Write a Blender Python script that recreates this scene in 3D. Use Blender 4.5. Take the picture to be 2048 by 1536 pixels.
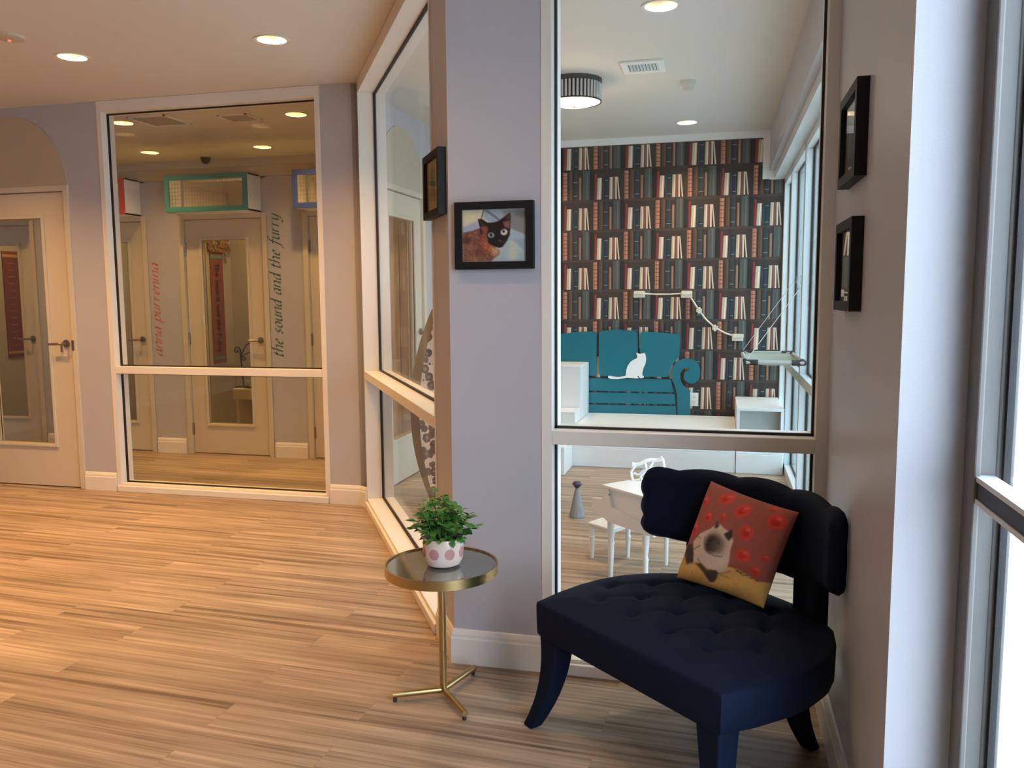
import bpy, math, random
import numpy as np
from mathutils import Vector, Matrix
for o in list(bpy.data.objects): bpy.data.objects.remove(o)
S = bpy.context.scene
COL = S.collection
PI = math.pi

# ------------------------------------------------------------------ camera
F, YAW, PIT, ROL, H = 1656.0, -2.44721776e-01, 1.05803151e-01, 6.50720836e-03, 1.36
def cam_rows():
    cy, sy = math.cos(YAW), math.sin(YAW)
    fw = np.array([sy, cy, 0]); rt = np.array([cy, -sy, 0])
    f = math.cos(PIT)*fw + math.sin(PIT)*np.array([0, 0, -1.0])
    dn = np.cross(f, rt)
    if dn[2] > 0: dn = -dn
    r2 = math.cos(ROL)*rt + math.sin(ROL)*dn
    d2 = -math.sin(ROL)*rt + math.cos(ROL)*dn
    return np.array([r2, d2, f])
M = cam_rows()
cd = bpy.data.cameras.new('camera'); cam = bpy.data.objects.new('camera', cd); COL.objects.link(cam)
cd.sensor_width = 36; cd.lens = F/2048*36; cd.clip_start = 0.02; cd.clip_end = 200
r, d, f = M
cam.matrix_world = Matrix(((r[0], -d[0], -f[0], 0), (r[1], -d[1], -f[1], 0), (r[2], -d[2], -f[2], H), (0, 0, 0, 1)))
S.camera = cam
S.view_settings.view_transform = 'Standard'; S.view_settings.look = 'None'
S.view_settings.gamma = 1; S.view_settings.use_curve_mapping = False
S.view_settings.exposure = 0.0
# measured survey helpers: a direction seen in the photo met with a real plane
def ray(x, y): return M.T @ np.array([(x-1024)/F, (y-768)/F, 1.0])
def on_z(x, y, z=0.0): q = ray(x, y); t = (z-H)/q[2]; return (t*q[0], t*q[1], z)
def on_y(x, y, Y): q = ray(x, y); t = Y/q[1]; return (t*q[0], Y, H+t*q[2])
def on_x(x, y, X): q = ray(x, y); t = X/q[0]; return (X, t*q[1], H+t*q[2])

# ------------------------------------------------------------------ world and daylight
W = bpy.data.worlds.new('daylight'); S.world = W; W.use_nodes = True
bg = W.node_tree.nodes['Background']; bg.inputs[0].default_value = (0.66, 0.82, 1.0, 1); bg.inputs[1].default_value = 10.0
def portal(loc, rot, sx, sy):
    l = bpy.data.lights.new('daylight_portal', 'AREA'); l.shape = 'RECTANGLE'; l.size = sx; l.size_y = sy
    l.cycles.is_portal = True
    o = bpy.data.objects.new('daylight_portal', l); o.location = loc; o.rotation_euler = rot; COL.objects.link(o)
portal((0.72, 5.0, 1.2), (0, PI/2, 0), 2.4, 4.6)      # right room glazing
portal((0.75, 0.98, 1.3), (0, PI/2, 0), 2.6, 1.6)     # street door
WARM = (1.0, 0.53, 0.175); NEUT = (1.0, 0.74, 0.46); AMB = (1.0, 0.58, 0.18)
LP_MAIN, LP_CORR, LP_ROOM, LP_FLUSH = 15.5, 10.5, 8.5, 5

# ------------------------------------------------------------------ materials
MATS = {}
def mat(name, col, rough=0.5, metal=0, **k):
    m = bpy.data.materials.new(name); m.use_nodes = True
    b = m.node_tree.nodes['Principled BSDF']
    b.inputs['Base Color'].default_value = (*col, 1); b.inputs['Roughness'].default_value = rough
    b.inputs['Metallic'].default_value = metal
    for kk, v in k.items():
        b.inputs[kk.replace('_', ' ')].default_value = v
    MATS[name] = m
    return m
def N(m, t, **k):
    n = m.node_tree.nodes.new(t)
    for a, b in k.items(): setattr(n, a, b)
    return n
def LK(m, a, b): m.node_tree.links.new(a, b)
def bsdf(m): return m.node_tree.nodes['Principled BSDF']
def mottled(name, c1, c2, scale=3.0, rough=0.5, bump=0.0, bscale=200, **k):
    m = mat(name, c1, rough, **k)
    tc = N(m, 'ShaderNodeTexCoord'); n = N(m, 'ShaderNodeTexNoise'); n.inputs['Scale'].default_value = scale
    n.inputs['Detail'].default_value = 4
    mx = N(m, 'ShaderNodeMix', data_type='RGBA'); mx.inputs[6].default_value = (*c1, 1); mx.inputs[7].default_value = (*c2, 1)
    LK(m, tc.outputs['Object'], n.inputs['Vector']); LK(m, n.outputs['Fac'], mx.inputs[0]); LK(m, mx.outputs[2], bsdf(m).inputs['Base Color'])
    if bump:
        n2 = N(m, 'ShaderNodeTexNoise'); n2.inputs['Scale'].default_value = bscale; n2.inputs['Detail'].default_value = 3
        bp = N(m, 'ShaderNodeBump'); bp.inputs['Strength'].default_value = bump; bp.inputs['Distance'].default_value = 0.002
        LK(m, tc.outputs['Object'], n2.inputs['Vector']); LK(m, n2.outputs['Fac'], bp.inputs['Height']); LK(m, bp.outputs['Normal'], bsdf(m).inputs['Normal'])
    return m
lav = mottled('lavender_paint', (0.465, 0.455, 0.49), (0.49, 0.48, 0.515), 1.5, 0.42, 0.12, 260)
ceilm = mottled('ceiling_paint', (0.645, 0.605, 0.535), (0.67, 0.63, 0.56), 1.2, 0.75, 0.15, 180)
trimw = mottled('cream_trim_enamel', (0.76, 0.72, 0.66), (0.80, 0.76, 0.70), 2, 0.35)
whitem = mottled('white_lacquer', (0.80, 0.80, 0.79), (0.84, 0.84, 0.83), 2, 0.35)
archm = mottled('cream_arch_paint', (0.48, 0.41, 0.30), (0.52, 0.45, 0.34), 2, 0.5)
doorm = mottled('cream_door_enamel', (0.60, 0.53, 0.41), (0.64, 0.57, 0.45), 2, 0.38)
greyfr = mottled('grey_aluminium_frame', (0.13, 0.122, 0.115), (0.16, 0.15, 0.14), 6, 0.4, 0.1, 90)
alum = mat('white_aluminium', (0.66, 0.68, 0.68), 0.35, 0.0)
black = mat('black_gasket', (0.012, 0.010, 0.010), 0.6)
frameb = mottled('black_picture_frame', (0.008, 0.008, 0.009), (0.013, 0.013, 0.014), 30, 0.55)
bsdf(frameb).inputs['Specular IOR Level'].default_value = 0.2
steel = mottled('brushed_steel', (0.30, 0.27, 0.24), (0.42, 0.38, 0.33), 40, 0.32, metallic=None) if False else mat('brushed_steel', (0.34, 0.31, 0.28), 0.3, 1.0)
brass = mat('brushed_brass', (0.50, 0.37, 0.17), 0.30, 1.0)
mirror_t = mottled('smoked_mirror_top', (0.26, 0.28, 0.25), (0.44, 0.46, 0.42), 14, 0.07)
bsdf(mirror_t).inputs['Metallic'].default_value = 0.85
velvet = mottled('navy_velvet', (0.0014, 0.0050, 0.0165), (0.0022, 0.0070, 0.023), 6, 0.75, 0.25, 500)
for a, v in (('Sheen Weight', 0.07), ('Sheen Roughness', 0.4), ('Specular IOR Level', 0.15)): bsdf(velvet).inputs[a].default_value = v
bsdf(velvet).inputs['Sheen Tint'].default_value = (0.05, 0.12, 0.32, 1)
teal = mottled('teal_painted_board', (0.001, 0.135, 0.185), (0.002, 0.15, 0.205), 3, 0.4)
tealbox = mat('teal_box_paint', (0.05, 0.24, 0.245), 0.45)
redbox = mat('coral_box_paint', (0.58, 0.08, 0.08), 0.45)
bluebox = mat('blue_box_paint', (0.05, 0.10, 0.42), 0.45)
mesh_wire = mat('gold_wire', (0.45, 0.36, 0.20), 0.4, 0.6)
grey_cone = mottled('grey_felt', (0.20, 0.215, 0.22), (0.24, 0.25, 0.26), 30, 0.8)
navy = mat('navy_plastic', (0.012, 0.012, 0.06), 0.35)
ceramic = mat('blush_ceramic', (0.78, 0.60, 0.51), 0.18)
dotm = mat('rose_dot_glaze', (0.50, 0.25, 0.23), 0.15)
soil = mottled('potting_soil', (0.03, 0.02, 0.012), (0.06, 0.04, 0.03), 80, 0.9)
leafm = mottled('leaf_green', (0.035, 0.13, 0.018), (0.09, 0.26, 0.04), 18, 0.42)
stemm = mat('stem_green', (0.10, 0.20, 0.05), 0.5)
rope = mottled('cream_rope', (0.66, 0.60, 0.50), (0.76, 0.70, 0.60), 60, 0.7)
creamwood = mottled('pale_wood_block', (0.66, 0.58, 0.46), (0.74, 0.66, 0.54), 12, 0.5)
canvas = mottled('grey_green_canvas', (0.26, 0.28, 0.23), (0.32, 0.34, 0.28), 30, 0.8)
darkpl = mat('dark_plastic', (0.02, 0.02, 0.022), 0.5)
tubegrey = mat('grey_tube', (0.42, 0.43, 0.40), 0.4)
iron = mat('wrought_iron', (0.03, 0.028, 0.025), 0.5, 0.5)
redban = mottled('brick_red_banner', (0.22, 0.055, 0.035), (0.26, 0.07, 0.045), 12, 0.7)
darkred = mottled('dark_red_banner', (0.16, 0.035, 0.022), (0.20, 0.05, 0.03), 12, 0.7)
tealban = mat('teal_banner_band', (0.10, 0.27, 0.22), 0.7)
goldban = mat('gold_band', (0.55, 0.33, 0.06), 0.6)
goldorn = mottled('gilt_ornament', (0.50, 0.30, 0.08), (0.12, 0.06, 0.02), 45, 0.5)
bannertext = mat('faded_pink_lettering', (0.50, 0.28, 0.22), 0.7)
pinktext = mat('coral_lettering', (0.62, 0.17, 0.14), 0.6)
tealtext = mat('teal_grey_lettering', (0.085, 0.17, 0.16), 0.6)
ventgrey = mat('vent_grey', (0.62, 0.61, 0.58), 0.5)
mattegrey = mat('matte_grey', (0.36, 0.34, 0.29), 0.7); ventdark = mat('vent_shadow', (0.10, 0.10, 0.10), 0.6)
paleconc = mottled('pale_concrete', (0.62, 0.60, 0.57), (0.70, 0.68, 0.65), 4, 0.9)
tanclad = mottled('tan_stucco', (0.55, 0.48, 0.38), (0.62, 0.55, 0.45), 4, 0.9)
shellm = mottled('taupe_upholstery', (0.105, 0.095, 0.075), (0.13, 0.12, 0.095), 20, 0.8)
reflector = mat('reflector_cone', (0.80, 0.74, 0.64), 0.22, 0.9)
plugw = mat('white_plastic', (0.74, 0.74, 0.73), 0.4)
def emis(name, col, s):
    m = mat(name, col, 0.5); b = bsdf(m); b.inputs['Emission Color'].default_value = (*col, 1); b.inputs['Emission Strength'].default_value = s
    return m
bulb_w = emis('warm_bulb', (1.0, 0.78, 0.50), 6.0); bulb_n = emis('neutral_bulb', (1.0, 0.86, 0.66), 6.0)
diffuser = emis('lit_diffuser', (1.0, 0.90, 0.74), 1.6); led = emis('red_led', (1.0, 0.08, 0.05), 3.0)

def glass_mat(name, tint=(1, 1, 1), k=1.0):
    m = bpy.data.materials.new(name); m.use_nodes = True; nt = m.node_tree; nt.nodes.clear()
    out = N(m, 'ShaderNodeOutputMaterial'); tr = N(m, 'ShaderNodeBsdfTransparent'); gl = N(m, 'ShaderNodeBsdfGlossy')
    tr.inputs[0].default_value = (*tint, 1); gl.inputs['Roughness'].default_value = 0.0
    lw = N(m, 'ShaderNodeLayerWeight'); lw.inputs['Blend'].default_value = 0.5
    p = N(m, 'ShaderNodeMath', operation='POWER'); p.inputs[1].default_value = 5
    a = N(m, 'ShaderNodeMath', operation='MULTIPLY_ADD'); a.inputs[1].default_value = 0.90*k; a.inputs[2].default_value = 0.04*k
    mx = N(m, 'ShaderNodeMixShader')
    LK(m, lw.outputs['Facing'], p.inputs[0]); LK(m, p.outputs[0], a.inputs[0]); LK(m, a.outputs[0], mx.inputs[0])
    LK(m, tr.outputs[0], mx.inputs[1]); LK(m, gl.outputs[0], mx.inputs[2]); LK(m, mx.outputs[0], out.inputs[0])
    MATS[name] = m
    return m
glass = glass_mat('clear_glass', (0.985, 0.99, 0.985)); tintglass = glass_mat('grey_tinted_glass', (0.62, 0.68, 0.68)); grazeglass = glass_mat('coated_glass', (0.985, 0.99, 0.985), 0.35); dglass = glass_mat('door_glass', (0.93, 0.93, 0.90))
picglass = glass_mat('picture_glass', (0.98, 0.98, 0.98))

def floor_mat():
    m = mat('vinyl_plank_floor', (0.4, 0.3, 0.2), 0.42)
    tc = N(m, 'ShaderNodeTexCoord'); mp = N(m, 'ShaderNodeMapping'); mp.inputs['Rotation'].default_value = (0, 0, math.radians(2.8))
    LK(m, tc.outputs['Object'], mp.inputs[0])
    br = N(m, 'ShaderNodeTexBrick'); br.offset = 0.37; br.offset_frequency = 2
    br.inputs['Scale'].default_value = 1.0; br.inputs['Brick Width'].default_value = 1.22; br.inputs['Row Height'].default_value = 0.152
    br.inputs['Mortar Size'].default_value = 0.0007; br.inputs['Mortar Smooth'].default_value = 0.4; br.inputs['Bias'].default_value = 0.0
    br.inputs['Color1'].default_value = (0, 0, 0, 1); br.inputs['Color2'].default_value = (1, 1, 1, 1); br.inputs['Mortar'].default_value = (0.5, 0.5, 0.5, 1)
    LK(m, mp.outputs[0], br.inputs['Vector'])
    # offset grain per plank
    add = N(m, 'ShaderNodeVectorMath', operation='MULTIPLY_ADD'); add.inputs[1].default_value = (7.3, 3.7, 5.1)
    LK(m, br.outputs['Color'], add.inputs[0]); LK(m, mp.outputs[0], add.inputs[2])
    def streak(sx, sy, det, dist=0.0):
        mm = N(m, 'ShaderNodeMapping'); mm.inputs['Scale'].default_value = (sx, sy, 1)
        LK(m, add.outputs[0], mm.inputs[0]); n = N(m, 'ShaderNodeTexNoise'); n.inputs['Scale'].default_value = 1; n.inputs['Detail'].default_value = det
        n.inputs['Roughness'].default_value = 0.6; n.inputs['Distortion'].default_value = dist
        LK(m, mm.outputs[0], n.inputs['Vector']); return n.outputs['Fac']
    a = streak(0.75, 34, 3, 0.15); b = streak(2.2, 95, 3); c = streak(1.6, 6, 2)
    m1 = N(m, 'ShaderNodeMath', operation='MULTIPLY_ADD'); m1.inputs[1].default_value = 0.62; LK(m, a, m1.inputs[0])
    m2 = N(m, 'ShaderNodeMath', operation='MULTIPLY'); m2.inputs[1].default_value = 0.25; LK(m, b, m2.inputs[0]); LK(m, m2.outputs[0], m1.inputs[2])
    m3 = N(m, 'ShaderNodeMath', operation='MULTIPLY_ADD'); m3.inputs[1].default_value = 0.18; LK(m, c, m3.inputs[0]); LK(m, m1.outputs[0], m3.inputs[2])
    m4 = N(m, 'ShaderNodeMath', operation='MULTIPLY_ADD'); m4.inputs[1].default_value = 0.035; LK(m, br.outputs['Color'], m4.inputs[0]); LK(m, m3.outputs[0], m4.inputs[2])
    cr = N(m, 'ShaderNodeValToRGB'); e = cr.color_ramp.elements
    e[0].position = 0.40; e[0].color = (0.145, 0.100, 0.068, 1); e[1].position = 0.68; e[1].color = (0.54, 0.405, 0.275, 1)
    x = cr.color_ramp.elements.new(0.47); x.color = (0.240, 0.168, 0.112, 1)
    x = cr.color_ramp.elements.new(0.54); x.color = (0.340, 0.246, 0.170, 1)
    x = cr.color_ramp.elements.new(0.60); x.color = (0.400, 0.295, 0.205, 1)
    LK(m, m4.outputs[0], cr.inputs[0])
    mx = N(m, 'ShaderNodeMix', data_type='RGBA', blend_type='MULTIPLY'); mx.inputs[7].default_value = (0.72, 0.68, 0.64, 1)
    LK(m, br.outputs['Fac'], mx.inputs[0]); LK(m, cr.outputs[0], mx.inputs[6]); LK(m, mx.outputs[2], bsdf(m).inputs['Base Color'])
    bp = N(m, 'ShaderNodeBump'); bp.inputs['Strength'].default_value = 0.12; bp.inputs['Distance'].default_value = 0.002
    LK(m, b, bp.inputs['Height']); LK(m, bp.outputs['Normal'], bsdf(m).inputs['Normal'])
    return m
floorm = floor_mat()
def leopard_mat():
    m = mat('leopard_print', (0.6, 0.5, 0.4), 0.7)
    tc = N(m, 'ShaderNodeTexCoord'); v = N(m, 'ShaderNodeTexVoronoi'); v.inputs['Scale'].default_value = 19; v.inputs['Randomness'].default_value = 0.8
    ns = N(m, 'ShaderNodeTexNoise'); ns.inputs['Scale'].default_value = 45
    ad = N(m, 'ShaderNodeMath', operation='MULTIPLY_ADD'); ad.inputs[1].default_value = 0.35
    LK(m, tc.outputs['Object'], v.inputs['Vector']); LK(m, tc.outputs['Object'], ns.inputs['Vector'])
    LK(m, ns.outputs['Fac'], ad.inputs[0]); LK(m, v.outputs['Distance'], ad.inputs[2])
    cr = N(m, 'ShaderNodeValToRGB'); cr.color_ramp.interpolation = 'CONSTANT'; e = cr.color_ramp.elements
    e[0].position = 0; e[0].color = (0.20, 0.11, 0.06, 1); e[1].position = 0.38; e[1].color = (0.045, 0.022, 0.012, 1)
    x = cr.color_ramp.elements.new(0.72); x.color = (0.50, 0.33, 0.22, 1)
    LK(m, ad.outputs[0], cr.inputs[0]); LK(m, cr.outputs[0], bsdf(m).inputs['Base Color'])
    return m
leopard = leopard_mat()
def printed(name, rough=0.6, bump=0.0):
    m = mat(name, (1, 1, 1), rough); a = N(m, 'ShaderNodeVertexColor'); a.layer_name = 'print'
    LK(m, a.outputs['Color'], bsdf(m).inputs['Base Color'])
    if bump:
        tc = N(m, 'ShaderNodeTexCoord'); n2 = N(m, 'ShaderNodeTexNoise'); n2.inputs['Scale'].default_value = 400
        bp = N(m, 'ShaderNodeBump'); bp.inputs['Strength'].default_value = bump; bp.inputs['Distance'].default_value = 0.001
        LK(m, tc.outputs['Object'], n2.inputs['Vector']); LK(m, n2.outputs['Fac'], bp.inputs['Height']); LK(m, bp.outputs['Normal'], bsdf(m).inputs['Normal'])
    return m
photo_m = printed('photo_print', 0.4); wallp_m = printed('book_wallpaper_print', 0.6); cushion_m = printed('printed_cushion_cloth', 0.85, 0.2)

# ------------------------------------------------------------------ mesh tools
class MB:
    def __init__(s): s.v = []; s.f = []; s.mi = []
    def add(s, vs, fs, mi=0):
        k = len(s.v); s.v += [tuple(map(float, v)) for v in vs]; s.f += [tuple(i+k for i in f) for f in fs]; s.mi += [mi]*len(fs); return s
    def box(s, x0, x1, y0, y1, z0, z1, mi=0):
        x0, x1 = sorted((x0, x1)); y0, y1 = sorted((y0, y1)); z0, z1 = sorted((z0, z1))
        return s.add([(x0, y0, z0), (x1, y0, z0), (x1, y1, z0), (x0, y1, z0), (x0, y0, z1), (x1, y0, z1), (x1, y1, z1), (x0, y1, z1)],
                     [(3, 2, 1, 0), (4, 5, 6, 7), (0, 1, 5, 4), (1, 2, 6, 5), (2, 3, 7, 6), (3, 0, 4, 7)], mi)
    def plan(s, pts, z0, z1, mi=0):
        """prism over a plan polygon"""
        a = sum(pts[i][0]*pts[(i+1) % len(pts)][1]-pts[(i+1) % len(pts)][0]*pts[i][1] for i in range(len(pts)))
        if a < 0: pts = pts[::-1]
        n = len(pts)
        return s.add([(p[0], p[1], z0) for p in pts]+[(p[0], p[1], z1) for p in pts],
                     [tuple(range(n-1, -1, -1)), tuple(range(n, 2*n))]+[(i, (i+1) % n, (i+1) % n+n, i+n) for i in range(n)], mi)
    def front(s, pts, y0, y1, mi=0):
        """prism of an (x,z) outline through y0..y1"""
        a = sum(pts[i][0]*pts[(i+1) % len(pts)][1]-pts[(i+1) % len(pts)][0]*pts[i][1] for i in range(len(pts)))
        if a < 0: pts = pts[::-1]
        n = len(pts); y0, y1 = min(y0, y1), max(y0, y1)
        return s.add([(p[0], y0, p[1]) for p in pts]+[(p[0], y1, p[1]) for p in pts],
                     [tuple(range(n)), tuple(range(2*n-1, n-1, -1))]+[((i+1) % n, i, i+n, (i+1) % n+n) for i in range(n)], mi)
    def tube(s, path, rad, n=10, mi=0, caps=True, flat=1.0):
        P = [Vector(p) for p in path]; R = rad if hasattr(rad, '__len__') else [rad]*len(P)
        k = len(s.v); up = Vector((0, 0, 1)); prev = None; vs = []
        for i, p in enumerate(P):
            t = (P[min(i+1, len(P)-1)]-P[max(i-1, 0)]).normalized()
            if prev is None:
                a = t.cross(up if abs(t.z) < 0.95 else Vector((1, 0, 0))).normalized()
            else:
                a = (prev-t*prev.dot(t)).normalized()
            prev = a; b = t.cross(a)
            for j in range(n):
                w = 2*PI*j/n; vs.append(p+a*math.cos(w)*R[i]+b*math.sin(w)*R[i]*flat)
        fs = [(i*n+j, i*n+(j+1) % n, (i+1)*n+(j+1) % n, (i+1)*n+j) for i in range(len(P)-1) for j in range(n)]
        if caps: fs += [tuple(range(n-1, -1, -1)), tuple(range((len(P)-1)*n, len(P)*n))]
        return s.add(vs, fs, mi)
    def lathe(s, prof, c=(0, 0, 0), n=40, mi=0, close=False):
        vs = [(c[0]+r_*math.cos(2*PI*j/n), c[1]+r_*math.sin(2*PI*j/n), c[2]+z) for r_, z in prof for j in range(n)]
        fs = [(i*n+j, i*n+(j+1) % n, (i+1)*n+(j+1) % n, (i+1)*n+j) for i in range(len(prof)-1) for j in range(n)]
        if close:
            m_ = len(prof)-1; fs += [(m_*n+j, m_*n+(j+1) % n, (j+1) % n, j) for j in range(n)]
        else:
            if prof[0][0] > 1e-6: fs.append(tuple(range(n-1, -1, -1)))
            if prof[-1][0] > 1e-6: fs.append(tuple(range((len(prof)-1)*n, len(prof)*n)))
        return s.add(vs, fs, mi)
    def xf(s, fn): s.v = [tuple(fn(Vector(v))) for v in s.v]; return s
    def build(s, name, mats, parent=None, bevel=0.0, smooth=False, sub=0, angle=35):
        me = bpy.data.meshes.new(name); me.from_pydata(s.v, [], s.f); me.validate()
        if not isinstance(mats, (list, tuple)): mats = [mats]
        for m_ in mats: me.materials.append(m_)
        if len(mats) > 1 and len(me.polygons) == len(s.mi):
            for p, i in zip(me.polygons, s.mi): p.material_index = i
        o = bpy.data.objects.new(name, me); COL.objects.link(o)
        if parent is not None: o.parent = parent
        if smooth:
            me.shade_smooth()
            try: me.set_sharp_from_angle(angle=math.radians(angle))
            except Exception: pass
        if bevel:
            b = o.modifiers.new('bevel', 'BEVEL'); b.width = bevel; b.segments = 2; b.limit_method = 'ANGLE'; b.angle_limit = math.radians(40)
        if sub:
            b = o.modifiers.new('sub', 'SUBSURF'); b.levels = sub; b.render_levels = sub
        return o
def thing(name, label, cat, loc=(0, 0, 0), rz=0, group=None):
    o = bpy.data.objects.new(name, None); o.empty_display_size = 0.1; COL.objects.link(o)
    o.location = loc; o.rotation_euler = (0, 0, rz); o['label'] = label; o['category'] = cat
    if group: o['group'] = group
    return o
def tag(o, label, cat, group=None):
    o['label'] = label; o['category'] = cat
    if group: o['group'] = group
    return o
def struct(o): o['kind'] = 'structure'; return o
def sroot(name, loc=(0, 0, 0), rz=0):
    o = bpy.data.objects.new(name, None); o.empty_display_size = 0.1; COL.objects.link(o); o.location = loc; o.rotation_euler = (0, 0, rz); o['kind'] = 'structure'; return o
def copy_tree(o, parent=None):
    c = o.copy(); COL.objects.link(c)
    if parent is not None: c.parent = parent
    for ch in [x for x in COL.objects if x.parent == o]: copy_tree(ch, c)
    return c

# painting of prints ---------------------------------------------------
def lin(c): return tuple((x/255/12.92 if x <= 10 else ((x/255+0.055)/1.055)**2.4) for x in c)
def inpoly(P, poly):
    x, y = P[:, 0], P[:, 1]; ins = np.zeros(len(P), bool); n = len(poly)
    for i in range(n):
        x1, y1 = poly[i]; x2, y2 = poly[(i+1) % n]
        if y1 == y2: continue
        c = ((y1 > y) != (y2 > y)) & (x < (x2-x1)*(y-y1)/(y2-y1)+x1); ins ^= c
    return ins
def dpoly(P, poly):
    dm = np.full(len(P), 1e9); n = len(poly)
    for i in range(n):
        a = np.array(poly[i], float); b = np.array(poly[(i+1) % n], float); ab = b-a; L2 = max(ab@ab, 1e-9)
        t = np.clip(((P-a)@ab)/L2, 0, 1); q = a+t[:, None]*ab; dm = np.minimum(dm, np.hypot(*(P-q).T))
    return dm
def paint(P, base, layers):
    C = np.tile(np.array(lin(base)), (len(P), 1))
    for L in layers:
        kind, geo, col, soft = L[:4]; op = L[4] if len(L) > 4 else 1.0
        if kind == 'p':
            dd = dpoly(P, geo); sd = np.where(inpoly(P, geo), -dd, dd)
        elif kind == 'e':
            cx, cy, rx, ry = geo[:4]; an = math.radians(geo[4]) if len(geo) > 4 else 0
            X = (P[:, 0]-cx)*math.cos(an)+(P[:, 1]-cy)*math.sin(an); Y = -(P[:, 0]-cx)*math.sin(an)+(P[:, 1]-cy)*math.cos(an)
            sd = (np.hypot(X/rx, Y/ry)-1)*min(rx, ry)
        elif kind == 'l':
            pts, w = geo; dd = np.full(len(P), 1e9)
            for a, b in zip(pts[:-1], pts[1:]):
                a = np.array(a, float); b = np.array(b, float); ab = b-a; t = np.clip(((P-a)@ab)/max(ab@ab, 1e-9), 0, 1)
                dd = np.minimum(dd, np.hypot(*(P-(a+t[:, None]*ab)).T))
            sd = dd-w
        al = np.clip(0.5-sd/(2*soft), 0, 1)[:, None]*op
        C = C*(1-al)+np.array(lin(col))*al
    return C
def nz(P, s, seed=0):
    """cheap value noise 0..1"""
    X = P/s; i = np.floor(X).astype(int); f_ = X-i; f_ = f_*f_*(3-2*f_)
    def h(a, b): v = np.sin(a*127.1+b*311.7+seed*74.7)*43758.5453; return v-np.floor(v)
    return (h(i[:, 0], i[:, 1])*(1-f_[:, 0])+h(i[:, 0]+1, i[:, 1])*f_[:, 0])*(1-f_[:, 1])+(h(i[:, 0], i[:, 1]+1)*(1-f_[:, 0])+h(i[:, 0]+1, i[:, 1]+1)*f_[:, 0])*f_[:, 1]
def setcol(me, C):
    ca = me.color_attributes.new('print', 'FLOAT_COLOR', 'POINT')
    ca.data.foreach_set('color', np.concatenate([C, np.ones((len(C), 1))], 1).astype(np.float32).ravel())

# ================================================================== ROOM SHELL
ZC = 2.69
A0 = np.array([-2.236, 4.964]); A1 = np.array([-0.936, 2.835])
LA = float(np.linalg.norm(A1-A0)); E_ = (A1-A0)/LA; NR = np.array([-E_[1], E_[0]])      # NR points into the right room
def ap(t, off=0.0): q = A0+E_*t+NR*off; return (float(q[0]), float(q[1]))             # plan point on angled wall
XR, YF, YL, YD, YB, XD, XE = 0.35, 2.835, 4.93, 6.30, 7.234, -2.24, 0.5
TA = 0.165
struct(MB().box(-9, 0.60, -3.6, 7.4, -0.12, 0).build('floor', floorm))
# ceiling with real openings for the recessed lamps
MAINL = [(-3.498, 4.02), (-2.279, 4.03), (-4.72, 4.02), (-4.72, 2.1), (-3.498, 2.1), (-2.2, 2.1), (-1.06, 2.05), (-4.72, 0.2), (-5.6, -1.7)]
CORRL = [(-4.437, 5.575), (-3.028, 5.663), (-5.85, 5.50), (-5.089, 6.741), (-3.96, 6.774), (-6.3, 6.74), (-2.85, 6.78)]
ROOML = [(-0.288, 4.044), (-0.269, 6.736), (-1.45, 6.6)]
def make_ceiling():
    o = MB().box(-9, 0.60, -3.6, 7.4, ZC, ZC+0.14).build('ceiling', ceilm)
    cut = MB()
    for (x, y) in MAINL+CORRL+ROOML: cut.lathe([(0.078, -0.03), (0.078, 0.115)], (x, y, ZC), 28)
    c = cut.build('cutter', ceilm)
    b = o.modifiers.new('b', 'BOOLEAN'); b.operation = 'DIFFERENCE'; b.object = c; b.solver = 'EXACT'
    dg = bpy.context.evaluated_depsgraph_get(); me = bpy.data.meshes.new_from_object(o.evaluated_get(dg))
    o.modifiers.clear(); o.data = me; bpy.data.objects.remove(c)
    return struct(o)
make_ceiling()

# left wall (between front room and corridor), door hole X -5.36..-4.43
T1 = 0.12
DL0, DL1 = -5.335, -4.43
w = MB(); w.box(-8.5, DL0-0.04, YL, YL+T1, 0, ZC); w.box(DL0-0.04, DL1+0.04, YL, YL+T1, 2.125, ZC); w.box(DL1+0.04, -4.124, YL, YL+T1, 0, ZC)
w.plan([(-2.473, YL), (A0[0]-0.02, YL), ap(0, 0), ap(0.085, 0), ap(0.085, TA), (XD, YL+0.30), (XD-0.1, YL+0.30), (XD-0.1, YL+T1), (-2.473, YL+T1)], 0, ZC)
struct(w.build('wall_left', lav))
# pillar (front wall + near end of the angled wall)
w = MB(); w.plan([ap(2.24), tuple(A1), (-0.60, YF), (-0.60, YF+0.165), (-0.80, YF+0.165), ap(2.24, TA)], 0, ZC)
struct(w.build('wall_front', lav))
# right wall and its return facing the viewer
w = MB(); w.box(XR, XR+0.13, 1.765, YF+0.17, 0, ZC)
struct(w.build('wall_right', lav))
# outer walls: behind viewer, left, exterior strips
struct(MB().box(-9, 0.6, -3.6, -3.5, 0, ZC).build('wall_back', lav))
struct(MB().box(-7.1, -7.0, -3.5, YL, 0, ZC).build('wall_far_left', lav))
struct(MB().box(0.47, 0.60, -3.5, 0.27, 0, ZC).box(0.47, 0.60, 0.27, 1.70, 2.45, ZC).build('wall_street', lav))  # unseen near stretch; its opening is sized to limit daylight entering
# corridor / right room partition with door hole y 5.38..6.19
PD0, PD1 = 5.33, 6.135
w = MB(); w.box(XD-0.1, XD, YL+0.30, PD0-0.04, 0, ZC); w.box(XD-0.1, XD, PD0-0.04, PD1+0.04, 2.125, ZC); w.box(XD-0.1, XD, PD1+0.04, YB, 0, ZC)
struct(w.build('wall_partition', lav))
struct(MB().box(-9, XD-0.1, YB, YB+0.1, 0, ZC).box(-9.0, -8.9, YL, YB, 0, ZC).build('wall_corridor_back', lav))
struct(MB().box(XD-0.1, 0.6, YB, YB+0.1, 0, ZC).build('wall_book_side', whitem))

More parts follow.
